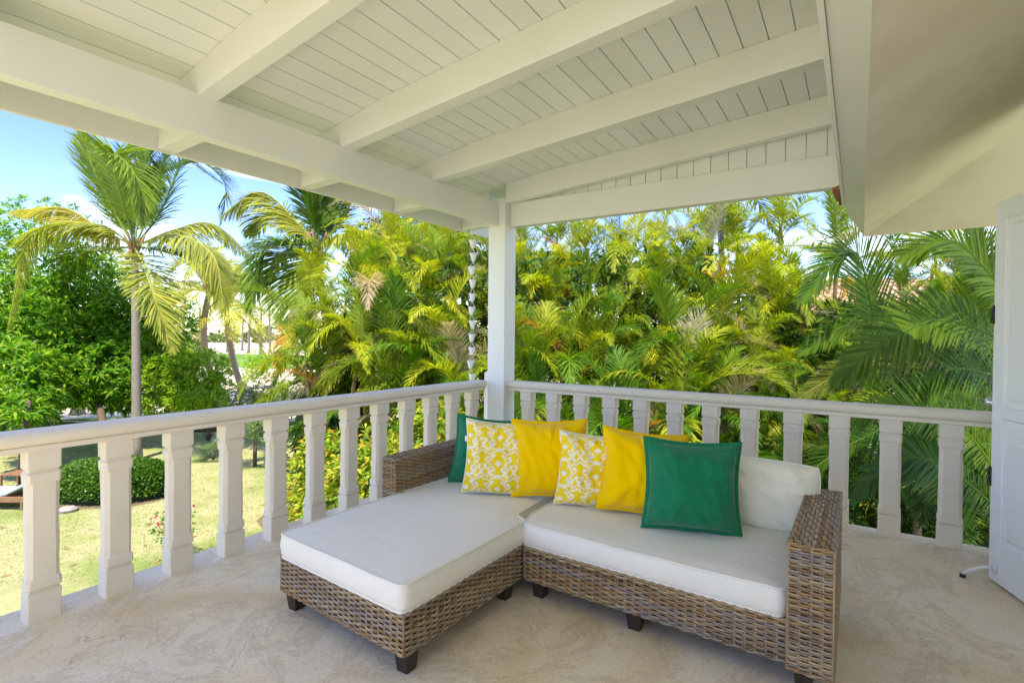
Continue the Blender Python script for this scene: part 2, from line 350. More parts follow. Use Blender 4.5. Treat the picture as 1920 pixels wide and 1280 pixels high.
for vi in range(5):
    bm_ = MB(); R0 = bal_rings(.053, .071); R1 = []
    for a, b in zip(R0[:-1], R0[1:]):
        R1.append(a); dz = b[0][2]-a[0][2]
        for kq in range(1, int(dz/.05)+1):
            f = kq/(int(dz/.05)+1); R1.append([tuple(p*(1-f)+q*f for p, q in zip(u_, v_)) for u_, v_ in zip(a, b)])
    R1.append(R0[-1])
    R1 = [[(x+.0022*noise.noise(Vector((x*20+vi*7, y*20, z*9)))+random.uniform(-.0005, .0005), y+.0028*noise.noise(Vector((x*20, y*20+vi*5, z*9+3)))+random.uniform(-.0005, .0005), z) for x, y, z in r] for r in R1]
    if vi in (1, 3):   # a chipped corner
        kq = random.randint(6, len(R1)-8); R1[kq] = [(x*(.93 if j in (1, 2) else 1), y*(.95 if j in (1, 2) else 1), z) for j, (x, y, z) in enumerate(R1[kq])]
    bm_.loft(R1); b0 = bm_.build('baluster', STONE, None); BMES.append(b0.data); bpy.data.objects.remove(b0)
k = 0
for i in range(-13, 12):
    y = .985+.3335*i
    o = link('baluster', random.choice(BMES), lb); o.location = (random.uniform(-.002, .002), y-2.5, 0); o.rotation_euler = (0, 0, R_(180*(i % 2)+random.uniform(-.6, .6)))
xc = XL-.066
MB().loft([[(xc+a, y, z) for a, z in rail_prof()] for y in np.linspace(-3.6, 4.822, 28)]).build('handrail', STONE, lb, smooth=False)
rb = thing('balustrade', (-1.3, Y1+.053, 0), 'cream stone balustrade behind the sofa, in front of the palm thicket', 'balustrade')
for xr in (.95, .614, .257, -.075, -.401, -.735, -1.055, -1.375, -1.698, -2.015, -2.335, -2.656, -2.975):
    o = link('baluster', random.choice(BMES), rb); o.location = (xr-.071+1.3, 0, 0); o.rotation_euler = (0, 0, R_(90+random.uniform(-.6, .6)))
yc = Y1+.066
MB().loft([[(x, yc-a, z) for a, z in rail_prof()] for x in np.linspace(-3.262, .998, 16)]).build('handrail', STONE, rb)
# ---- corner post and the white pier behind it
box_ = box('corner_post', (-3.484, 4.824, 0), (-3.264, 5.04, 2.98), WHITE, None, .006); tag(box_, 'square white painted timber post at the corner of the balcony', 'post')
V = MB(); q0 = [(-3.70, 5.06), (-3.50, 5.06), (-3.50, 5.20), (-3.70, 5.20)]
V.loft([[(x, y, z if x > -3.6 else z-zz) for x, y in q0] for z, zz in ((-.26, 0), (1.15, .10))]).build('corner_pier', WHITE, None, bevel=.004)
tag(bpy.data.objects['corner_pier'], 'short white pier with a sloped top behind the corner post', 'pier')

# ================================================================== veranda roof
roof = thing('veranda_roof', (-1.8, 2.4, 2.9), 'white painted timber veranda roof with boarded ceiling over the sofa', 'veranda roof')
XB, ZB, ZT = -3.355, 2.681, 2.928
box('front_beam', (-3.455, -.9, ZB), (XB, 4.822, ZT), WHITE, roof)
box('side_beam', (-3.262, 4.925, 2.679), (-.165, 5.03, 2.937), WHITE, roof)
def slope(y): return float(np.interp(y, [-2.6, .6, 1.66, 2.72, 3.76, 4.83, 5.6], [.145, .14, .13, .105, .086, .075, .072]))
def ceil_z(x, y):
    z = 3.150+slope(y)*(x+3.3)
    if x < -2.85: z -= .075*(-2.85-x)
    return z
def rafter_z(x, y): return 2.917+slope(y)*(x+3.355)*1.0
RY = (-.44, .61, 1.661, 2.716, 3.76, 4.83)
for y in RY:
    w = .115 if y < 4.8 else .085; xs = [-3.862, -3.456, -3.354, -2.85, -2, -1, -.16]; rr = []
    if y > 4.8: xs = [-3.262, -2.85, -2, -1, -.16]
    for x in xs:
        if x < -3.4: zb = ZB+.004 if x < -3.6 else ZB+.02
        else: zb = rafter_z(x, y)
        zt = ceil_z(x, y)-.001
        rr.append([(x, y, zb), (x, y+w, zb), (x, y+w, zt), (x, y, zt)])
    MB().loft(rr).build('rafter', WHITE, roof, bevel=.004)
    if y > 4.8:
        MB().loft([[(x, y-.0, z0), (x, y+w, z0), (x, y+w, z1), (x, y, z1)] for x, z0, z1 in ((-3.862, ZB+.004, ceil_z(-3.862, y)), (-3.486, ZB+.02, ceil_z(-3.486, y)))]).build('rafter', WHITE, roof, bevel=.003)
# fascia
box('fascia_board', (-3.895, -.9, ZB-.005), (-3.864, 5.60, 2.99), WHITE, roof)
# ceiling boards, each one runs across the rafters
x = -3.862; ys = [-.9, .6, 1.66, 2.72, 3.76, 4.83, 5.6]; first = True
while x < -.17:
    x1 = min(x+.1515, -.155); g = .0032
    rr = [[(x+g, y, ceil_z(x+g, y)), (x1-g, y, ceil_z(x1-g, y)), (x1-g, y, ceil_z(x1-g, y)+.016), (x+g, y, ceil_z(x+g, y)+.016)] for y in ys]
    MB().loft(rr).build('ceiling_board', CEIL, roof, bevel=.003)
    x = x1
MB().loft([[(a, y, ceil_z(a, y)+.018) for a in (-3.93, -3.3, -2.85, -2, -1, -.155, 1.4)]+[(a, y, ceil_z(a, y)+.05) for a in (1.4, -.155, -1, -2, -2.85, -3.3, -3.93)] for y in ys]).build('unseen_roof_deck', WHITE, roof)  # unseen sheet added against light leaks, carried over the eave to block sun
# gable boards above the side beam
x = -3.24
while x < -.17:
    x1 = min(x+.149, -.155)
    MB().box((x+.003, 4.955, 2.940), (x1-.003, 4.972, ceil_z(x, 4.9)-.004)).build('gable_board', CEIL, roof, bevel=.0025); x = x1
MB().loft([[(x, 4.974, 2.94), (x, 4.99, 2.94), (x, 4.99, ceil_z(x, 4.98)+.015), (x, 4.974, ceil_z(x, 4.98)+.015)] for x in (-3.24, -2.85, -.156)]).build('gable_backing', CEIL, roof)

# ================================================================== house eave (hip corner) at the right
ev = thing('house_eave', (0, 3, 2.6), 'cream house eave and soffit with terracotta tile ends, above the white door', 'eave')
EZ, SL = 2.60, .59
mx_ = MB(); T = 2.2
def sof(z0):
    return [(-.006, -1.6, EZ+z0), (T, -1.6, EZ+SL*T+z0), (T, 7-T, EZ+SL*T+z0), (-.006, 7.0, EZ+z0)]
a = sof(0); b = sof(.10)
mx_.add(a+b, [(0, 1, 2, 3), (4, 7, 6, 5), (0, 4, 5, 1), (0, 3, 7, 4)]).build('soffit', EAVE, ev)
c0 = [(-.006, 7.0, EZ), (T, 7-T, EZ+SL*T), (3.2, 7-T, EZ+SL*T), (3.2, 7.0, EZ)]; c1 = [(p[0], p[1], p[2]+.10) for p in c0]
MB().add(c0+c1, [(0, 1, 2, 3), (4, 7, 6, 5), (0, 3, 7, 4), (2, 6, 7, 3)]).build('soffit', EAVE, ev)
MB().add([(-.100, -1.6, 2.60), (.03, -1.6, 2.60), (-.008, 5.40, 2.60), (-.142, 5.40, 2.60), (-.100, -1.6, 2.80), (.03, -1.6, 2.80), (-.008, 5.40, 2.80), (-.142, 5.40, 2.80)],
         [(0, 1, 2, 3), (7, 6, 5, 4), (0, 4, 5, 1), (1, 5, 6, 2), (2, 6, 7, 3), (3, 7, 4, 0)]).build('eave_fascia', WHITE, ev, bevel=.003)
MB().add([(-.142, 5.402, 2.60), (-.0055, 5.402, 2.602), (-.0055, 7.0, 2.598), (-.139, 5.6, 2.60), (-.142, 5.402, 2.7), (-.0055, 5.402, 2.7), (-.0055, 7.0, 2.7), (-.139, 5.6, 2.7)],
         [(0, 1, 2, 3), (7, 6, 5, 4), (0, 4, 5, 1), (1, 5, 6, 2), (2, 6, 7, 3), (3, 7, 4, 0)]).build('eave_corner', WHITE, ev, bevel=.002)
MB().add([(-.122, -1.6, 2.585), (-.101, -1.6, 2.585), (-.143, 5.25, 2.585), (-.163, 5.25, 2.585), (-.122, -1.6, 2.66), (-.101, -1.6, 2.66), (-.143, 5.25, 2.66), (-.163, 5.25, 2.66)],
         [(0, 1, 2, 3), (7, 6, 5, 4), (0, 4, 5, 1), (1, 5, 6, 2), (2, 6, 7, 3), (3, 7, 4, 0)]).build('eave_moulding', WHITE, ev, bevel=.003)
TERR = m_flat('terracotta_tile', (.30, .13, .07), .85, bs=14, var=.45)
def barrel(c, ax, r, ln, up=True, k=7, t=.012):
    ax = Vector(ax).normalized(); s = Vector((0, 0, 1)).cross(ax).normalized(); n = ax.cross(s)
    if n.z < 0: n = -n
    V = []
    for e, rad in ((0, r), (1, r*.85)):
        for off in (0, t):
            for j in range(k):
                q = math.pi*j/(k-1); V.append(Vector(c)+ax*ln*e+(s*math.cos(q)+n*math.sin(q)*(1 if up else -.6))*(rad-off))
    F = []
    for j in range(k-1):
        F += [(j, j+1, 2*k+j+1, 2*k+j), (k+j+1, k+j, 3*k+j, 3*k+j+1), (j, k+j, k+j+1, j+1), (2*k+j, 2*k+j+1, 3*k+j+1, 3*k+j)]
    F += [(0, 2*k, 3*k, k), (k-1, 2*k-1, 4*k-1, 3*k-1)]
    return V, F
for i in range(7):
    y = 4.97+.085*i+(0 if i < 5 else .0)
    MB().add(*barrel((-.205+random.uniform(-.006, .006)+.012*max(0, i-4), y, 2.655), (1, 0, .55), .05, .34, up=(i % 2 == 0))).build('roof_tile', TERR, ev)

# ================================================================== door leaf
G0 = np.array([.675, 4.408]); G1 = np.array([.781, 4.095]); dd = (G1-G0)/np.linalg.norm(G1-G0); nn = np.array([dd[1], -dd[0]])
if nn[0] > 0: nn = -nn          # towards the balcony (-x)
door = thing('door', (G0[0], G0[1], 0), 'white panelled timber door standing open at the right edge of the balcony', 'door')
def dbox(name, s0, s1, z0, z1, n0, n1, m=DOORM, par=door, bev=.004, taper=0):
    V = []
    for z in (z0, z1):
        for s, n in ((s0, n0), (s1, n0), (s1, n1), (s0, n1)):
            tp = taper if n == n1 else 0
            ss = s+(tp if s == s0 else -tp); zz = z+(tp if z == z0 else -tp)
            q = G0+dd*ss+nn*n; V.append((q[0], q[1], zz))
    return MB().add(V, [(0,3,2,1),(4,5,6,7),(0,1,5,4),(1,2,6,5),(2,3,7,6),(3,0,4,7)]).build(name, m, par, bevel=bev)
WD = .93
dbox('door_core', .02, WD-.02, .03, 2.31, -.030, -.012)
dbox('stile', 0, .105, .015, 2.335, -.042, 0); dbox('stile', WD-.105, WD, .015, 2.335, -.042, 0)
dbox('door_rail', .105, WD-.105, .015, .26, -.042, -.0005); dbox('door_rail', .105, WD-.105, .93, 1.016, -.042, -.0005); dbox('door_rail', .105, WD-.105, 1.019, 1.09, -.042, -.0005); dbox('door_rail', .105, WD-.105, 2.22, 2.335, -.042, -.0005)
for s0, s1 in ((.105, .445), (.485, WD-.105)):
    for z0, z1 in ((.26, .93), (1.09, 2.22)):
        dbox('door_panel', s0+.03, s1-.03, z0+.03, z1-.03, -.013, -.003, taper=.022, bev=.002)
dbox('door_rail', .445, .485, .26, .93, -.042, -.0005); dbox('door_rail', .445, .485, 1.09, 2.22, -.042, -.0005)
CHR = m_flat('brushed_steel', (.62, .63, .66), .3, 1.0); BLK = m_flat('black_iron', (.02, .018, .02), .5)
def dpt(s, n, z): q = G0+dd*s+nn*n; return (q[0], q[1], z)
kb = MB(); zk = 1.10
kb.tube([dpt(-.002, -.02, zk), dpt(-.03, -.02, zk), dpt(-.031, -.02, zk), dpt(-.060, -.02, zk), dpt(-.088, -.02, zk), dpt(-.092, -.02, zk)], [.013, .013, .024, .029, .026, .016], 14)
kb.tube([dpt(-.0, -.02, zk), dpt(-.006, -.02, zk)], .026, 14)
kb.build('door_knob', CHR, door, smooth=True)
def hook(z):
    h = MB(); h.tube([dpt(.0, -.0, z+.06), dpt(-.012, 0, z+.045), dpt(-.02, 0, z+.02), dpt(-.012, 0, z-.0), dpt(-.03, 0, z-.03), dpt(-.022, 0, z-.045)], [.005, .007, .009, .006, .005, .003], 8)
    h.box((dpt(.001, .001, 0)[0]-.004, dpt(.001, .001, 0)[1]-.01, z-.05), (dpt(.001, .001, 0)[0]+.004, dpt(.001, .001, 0)[1]+.01, z+.065))
    h.build('door_hook', BLK, door, smooth=True)
hook(.64); hook(1.64)
ds = MB(); ds.tube([dpt(.06, .002, .10), dpt(.05, .05, .095), dpt(.03, .10, .065), dpt(.0, .135, .02)], [.010, .011, .011, .013], 10); ds.box(tuple(np.array(dpt(.06, 0, .07))-(.006, .02, 0)), tuple(np.array(dpt(.06, 0, .13))+(.006, .02, 0)))
d1 = ds.build('door_holder', DOORM, door, smooth=True)
MB().tube([dpt(.0, .135, .0), dpt(.0, .135, .022)], .0165, 10).build('rubber_tip', BLK, d1)

# ================================================================== rain chain
rc = thing('rain_chain', (-3.86, 5.02, 2.62), 'white rain chain of small cups hanging beside the corner post', 'rain chain')
P0 = at(886, 428, 6.25); P1 = at(884, 690, 6.25)
rc.location = tuple(P0)
CUPM = m_flat('white_enamel', (.8, .8, .82), .4, 0, 40, .05)
cup0 = None
for i in range(13):
    f = (i+.15)/10.45; c = P0*(1-f)+P1*f; c = c+np.array([random.uniform(-.012, .012), random.uniform(-.012, .012), 0])
    mb = MB(); mb.lathe((0, 0, 0), [(.012, -.055), (.018, -.050), (.030, -.012), (.042, .034), (.048, .042), (.042, .038), (.028, -.008), (.012, -.045)], 14)
    if cup0 is None:
        ob = mb.build('cup', CUPM, rc, smooth=True); cup0 = ob.data; ob.data.transform(Matrix.Translation(rc.location))
    else: ob = link('cup', cup0, rc)
    ob.location = Vector(c)-rc.location; ob.rotation_euler = (random.uniform(-.12, .12), random.uniform(-.12, .12), 0)
    l = MB(); dz = np.array([0, 0, 1]); c2 = P0*(1-(i+1.15)/10.45)+P1*((i+1.15)/10.45)
    if i < 12:
        l.tube([c+[.04, 0, .04], c+[0, 0, -.055]], .0025, 4); l.tube([c+[-.04, 0, .04], c+[0, 0, -.055]], .0025, 4)
        l.tube([c-[0, 0, .05], c2+[.04, 0, .04]], .0025, 4); l.tube([c-[0, 0, .05], c2+[-.04, 0, .04]], .0025, 4)
        l.build('chain_link', CUPM, rc)
MB().tube([P0+[0, 0, .02], P0+[0, 0, .16]], .004, 5).build('chain_hook', CUPM, rc)

# ================================================================== sofa
def strand(mb, P, a, b, N0, B0, k=5):
    """ribbon-like strand through P with half width a along B0 and half depth b along N0"""
    n = len(P); V = []; F = []
    for p in P:
        for j in range(k):
            q = 2*math.pi*j/k+.3; V.append(p+B0*(a*math.cos(q))+N0*(b*math.sin(q)))
    for i in range(n-1):
        for j in range(k): F.append((i*k+j, i*k+(j+1) % k, (i+1)*k+(j+1) % k, (i+1)*k+j))
    F += [tuple(range(k-1, -1, -1)), tuple(range((n-1)*k, n*k))]
    mb.add(V, F)
def weave(mb, O, U, Wd, lu, lw, pitch=.0120, st=.043, out=None, amp=.0045, wob=.0012, topz=None):
    O, U, Wd = map(lambda q: np.array(q, float), (O, U, Wd)); U /= np.linalg.norm(U); Wd /= np.linalg.norm(Wd)
    Nn = np.cross(U, Wd)
    if out is not None and Nn@np.array(out) < 0: Nn = -Nn
    nr = max(2, int(round(lw/pitch))); pw = lw/nr; ns = max(2, int(round(lu/st))); ps = lu/ns
    for j in range(nr):
        z = (j+.5)*pw; u = -.002; ph = j % 2
        while u < lu:
            ln = min(lu+.002, u+random.uniform(.25, .8)); 
            if lu-ln < .1: ln = lu+.002
            n = max(3, int((ln-u)/ps*4)); us = np.linspace(u, ln, n)
            w1, w2 = random.uniform(0, 6), random.uniform(.5, 1)
            P = [O+U*q+Wd*(z+wob*w2*math.sin(q*23+w1)+random.uniform(-.0007, .0007))+Nn*(amp*math.sin(math.pi*(q/ps+ph))) for q in us]
            strand(mb, P, pw*.58*random.uniform(.85, 1.05), .0034, Nn, Wd); u = ln
    for i in range(ns+1):
        for dx in (-.0055, .0055):
            u = min(max(i*ps-ps*.0+dx, .004), lu-.004)
            us = np.linspace(0, lw, max(4, nr*2+1))
            P = [O+U*(u+random.uniform(-.0006, .0006))+Wd*q+Nn*(.0033*math.sin(math.pi*(q/pw-.5+i))) for q in us]
            strand(mb, P, .0042, .0028, Nn, U, 4)
sofa = thing('corner_sofa', (-1.6, 2.6, 0), 'grey brown rattan corner sofa with chaise and off-white seat cushions', 'sofa')
def wframe(name, quad, z0, z1, parent, top=False, sides=(0, 1, 2, 3)):
    """quad: 4 (x,y) ccw; weave on the given sides, dark core inside"""
    p = [np.array(q, float) for q in quad]; c = sum(p)/4
    ins = []
    for i in range(4):
        d1 = (p[(i+1) % 4]-p[i]); d2 = (p[i-1]-p[i]); d1 /= np.linalg.norm(d1); d2 /= np.linalg.norm(d2); ins.append(p[i]+(d1+d2)*.010)
    core = MB(); core.loft([[(q[0], q[1], z) for q in ins] for z in (z0+.008, z1-(.010 if top else .012))]).build('frame_core', CORE, parent)
    mb = MB()
    for s in sides:
        a, b = p[s], p[(s+1) % 4]; mid = (a+b)/2-c
        weave(mb, (a[0], a[1], z0), (b[0]-a[0], b[1]-a[1], 0), (0, 0, 1), np.linalg.norm(b-a), z1-z0, out=(mid[0], mid[1], 0))
        mb.tube([(a[0], a[1], z0), (a[0], a[1], z1)], .0045, 6)
        # braided lower and upper border
        for zz in (z0+.001, z1-.002):
            n = max(4, int(np.linalg.norm(b-a)/.02)); o2 = np.array([mid[0], mid[1], 0])/np.linalg.norm(mid)
            for ph in (0, math.pi):
                P = [np.array([*(a+(b-a)*t), zz])+o2*(.0045*math.cos(t*n*1.3+ph))+np.array([0, 0, .0045*math.sin(t*n*1.3+ph)]) for t in np.linspace(0, 1, n*2)]
                mb.tube(P, .0042, 5)
    if top:
        a, b, d = p[0], p[1], p[3]; LU, LW = np.linalg.norm(d-a), np.linalg.norm(b-a)
        if LU > LW: weave(mb, (a[0], a[1], z1), (*(d-a), 0), (*(b-a), 0), LU, LW, pitch=.0165, st=.042, out=(0, 0, 1), amp=.0048)
        else: weave(mb, (a[0], a[1], z1), (*(b-a), 0), (*(d-a), 0), LW, LU, pitch=.0165, st=.042, out=(0, 0, 1), amp=.0048)
    return tag(mb.build(name, WICK, parent, smooth=True), kind='stuff')
CH = [(-2.62, 1.735), (-1.635, 1.665), (-1.615, 3.44), (-2.62, 3.44)]       # chaise
SF = [(-1.600, 2.590), (-.252, 2.555), (-.252, 3.44), (-1.600, 3.44)]      # sofa seat
wframe('wicker_base', CH, .105, .288, sofa); wframe('wicker_base', SF, .105, .288, sofa, sides=(0, 3))
wframe('wicker_arm', [(-.250, 2.515), (-.082, 2.510), (-.088, 3.50), (-.250, 3.50)], .105, .635, sofa, True)
wframe('wicker_arm', [(-2.742, 2.58), (-2.622, 2.58), (-2.622, 3.50), (-2.742, 3.50)], .105, .650, sofa, True)
wframe('wicker_back', [(-2.62, 3.445), (-.255, 3.445), (-.255, 3.53), (-2.62, 3.53)], .105, .64, sofa, True, sides=(0, 2))
def leg(x, y, dx=1, dy=1):
    mb = MB(); s0, s1 = .030, .042
    mb.loft([[(x-s0, y-s0, .0), (x+s0, y-s0, .0), (x+s0, y+s0, .0), (x-s0, y+s0, .0)], [(x-s1, y-s1, .108), (x+s1, y-s1, .108), (x+s1, y+s1, .108), (x-s1, y+s1, .108)]])
    mb.build('leg', LEGM, sofa, bevel=.003)
for q in ((-1.685, 1.735), (-2.56, 1.79), (-1.69, 2.52), (-2.56, 3.38), (-.955, 2.64), (-.19, 2.60), (-.19, 3.40), (-1.0, 3.40), (-1.53, 2.66)): leg(*q)

def roundpoly(P, r, n=5):
    out = []; m_ = len(P)
    for i in range(m_):
        p, a, b = [np.array(P[j % m_], float) for j in (i, i-1, i+1)]
        rr = r[i] if hasattr(r, '__len__') else r
        da = (a-p)/np.linalg.norm(a-p); db = (b-p)/np.linalg.norm(b-p)
        s, e = p+da*rr, p+db*rr
        for k in range(n+1):
            t = k/n; out.append((1-t)**2*s+2*t*(1-t)*p+t*t*e)
    # resample
    Q = []
    for i in range(len(out)):
        a, b = out[i], out[(i+1) % len(out)]; d = np.linalg.norm(b-a); k = max(1, int(d/.03))
        Q += [a+(b-a)*j/k for j in range(k)]
    return np.array(Q)
def cushion(name, P, z0, z1, parent, m, r=.05, crown=.012, wr=.004, pipe=.0062, seed=0):
    Q = roundpoly(P, r); n = len(Q); T = np.roll(Q, -1, 0)-np.roll(Q, 1, 0); T /= np.linalg.norm(T, axis=1)[:, None]; Nn = np.stack([T[:, 1], -T[:, 0]], 1)
    area = .5*np.sum(Q[:, 0]*np.roll(Q[:, 1], -1)-np.roll(Q[:, 0], -1)*Q[:, 1])
    if area < 0: Nn = -Nn
    h = z1-z0; prof = [(-.03, z0), (-.008, z0+.001), (0, z0+.006)]+[(.010*math.sin(math.pi*t), z0+.006+(h-.012)*t) for t in (.2, .4, .6, .8)]+[(0, z1-.006), (-.004, z1-.002), (-.012, z1), (-.03, z1+crown*.35)]
    rings = []
    for o_, z in prof:
        R = []
        for i in range(n):
            q = Q[i]+Nn[i]*o_; nzv = noise.noise(Vector((Q[i][0]*9+seed, Q[i][1]*9, z*4))) + .6*noise.noise(Vector((Q[i][0]*30, Q[i][1]*30+seed, z*3)))
            k = wr if z0+.01 < z < z1 else wr*.25
            q = q+Nn[i]*nzv*k; dz = noise.noise(Vector((q[0]*4, q[1]*4, seed)))*.005 if z >= z1-.01 else 0
            R.append((q[0], q[1], z+dz))
        rings.append(R)
    C = Q.mean(0); last = np.array(rings[-1])
    for sc_, ch in ((.93, .6), (.86, .8), (.76, .92), (.62, 1), (.45, 1), (.25, 1)):
        R = []
        for i in range(n):
            q = C+(last[i, :2]-C)*sc_; dz = noise.noise(Vector((q[0]*4, q[1]*4, seed)))*.006+noise.noise(Vector((q[0]*11, q[1]*7, seed)))*.0035*sc_
            R.append((q[0], q[1], z1+crown*ch+dz))
        rings.append(R)
    mb = MB(); mb.loft(rings, cap=False)
    base = (len(rings)-1)*n; k0 = len(mb.V)
    ob = mb.build(name, m, parent, smooth=True)
    bm = bmesh.new(); bm.from_mesh(ob.data); bm.verts.ensure_lookup_table()
    vs = [bm.verts[base+i] for i in range(n)]
    es = [bm.edges.get((vs[i], vs[(i+1) % n])) for i in range(n)]
    bmesh.ops.triangle_fill(bm, edges=[e for e in es if e], use_beauty=True)
    bmesh.ops.recalc_face_normals(bm, faces=bm.faces)
    for f in bm.faces: f.smooth = True
    bm.to_mesh(ob.data); bm.free()
    off = np.array(wloc(ob))
    for zi in (1, 8):
        pm = MB(); ring = [Vector(p) for p in rings[zi]]; ring = [v+Vector((Nn[i][0]*.004, Nn[i][1]*.004, .002 if zi == 8 else -.001)) for i, v in enumerate(ring)]; ring.append(ring[0]); pm.tube(ring, pipe, 6, cap=False)
        pm.build('piping', m, ob, smooth=True)
    return ob
cushion('seat_cushion', [(-2.63, 1.722), (-1.632, 1.652), (-1.628, 2.66), (-1.735, 2.70), (-1.765, 3.30), (-2.61, 3.40)], .292, .412, sofa, CUSH, [.06, .05, .03, .06, .05, .05], seed=3)
cushion('seat_cushion', [(-1.628, 2.600), (-.262, 2.552), (-.262, 3.38), (-1.672, 3.38), (-1.672, 2.78)], .292, .412, sofa, CUSH, [.05, .05, .05, .05, .05], wr=.007, seed=9)
box('seat_deck', (-1.80, 2.72, .290), (-1.60, 3.40, .345), CUSH, sofa)

# ------------------------------------------------------------------ pillows
def scroll_mask(n):
    """white scrolls on yellow, mirrored about both axes: values 0 (yellow) .. 1 (white)"""
    g = (np.arange(n)+.5)/n; X, Y = np.meshgrid(g, g, indexing='ij')
    per = .46; fx = np.abs((((X+.16)/per) % 1)-.5)*2; fy = (((Y+.1)/.35) % 1)
    M = np.zeros((n, n))
    def stroke(pts, w):
        nonlocal M
        for (ax, ay, bx, by) in pts:
            dx, dy = bx-ax, by-ay; l = dx*dx+dy*dy+1e-9
            for oy in (-1, 0, 1):
                t = np.clip(((fx-ax)*dx+(fy+oy-ay)*dy)/l, 0, 1)
                d = np.hypot((fx-ax-t*dx)*.23, (fy+oy-ay-t*dy)*.35); M = np.maximum(M, np.clip((w*.80-d)/.006+.5, 0, 1))
    def spiral(cx, cy, r0, turns, a0, sgn, w=.0125):
        P = []
        for i in range(30):
            t = i/29; r = r0*(1-t*.86); a = a0+sgn*turns*2*math.pi*t; P.append((cx+r*math.cos(a), cy+r*math.sin(a)*.7))
        stroke([(P[i][0], P[i][1], P[i+1][0], P[i+1][1]) for i in range(29)], w)
        stroke([(P[-1][0], P[-1][1], P[-1][0]+.01, P[-1][1])], w*2.0)
        return P[0]
    a = spiral(.36, .25, .30, 1.15, -1.9, 1); b = spiral(.66, .68, .30, 1.15, 1.2, 1); c = spiral(.30, .80, .2, .9, 2.0, -1, .010)
    stroke([(a[0], a[1], 0, 0)], .012); stroke([(b[0], b[1], 1, 1.0)], .012); stroke([(a[0], a[1], b[0], b[1]-.5)], .011)
    spiral(.80, .42, .13, .8, .5, -1, .009); spiral(.14, .02, .14, .8, 2.5, 1, .009); spiral(.62, .02, .12, .8, 1.0, -1, .009); stroke([(.5, .42, .62, .52), (.5, .42, .42, .5)], .009)
    stroke([(0, .42, .16, .5), (0, .58, .16, .5), (0, .46, 0, .54)], .013); stroke([(1, .2, .86, .3), (1, .2, .86, .1), (1, .12, 1, .28)], .013)
    stroke([(.86, .1, .80, .02), (.86, .3, .82, .40)], .010)
    return M
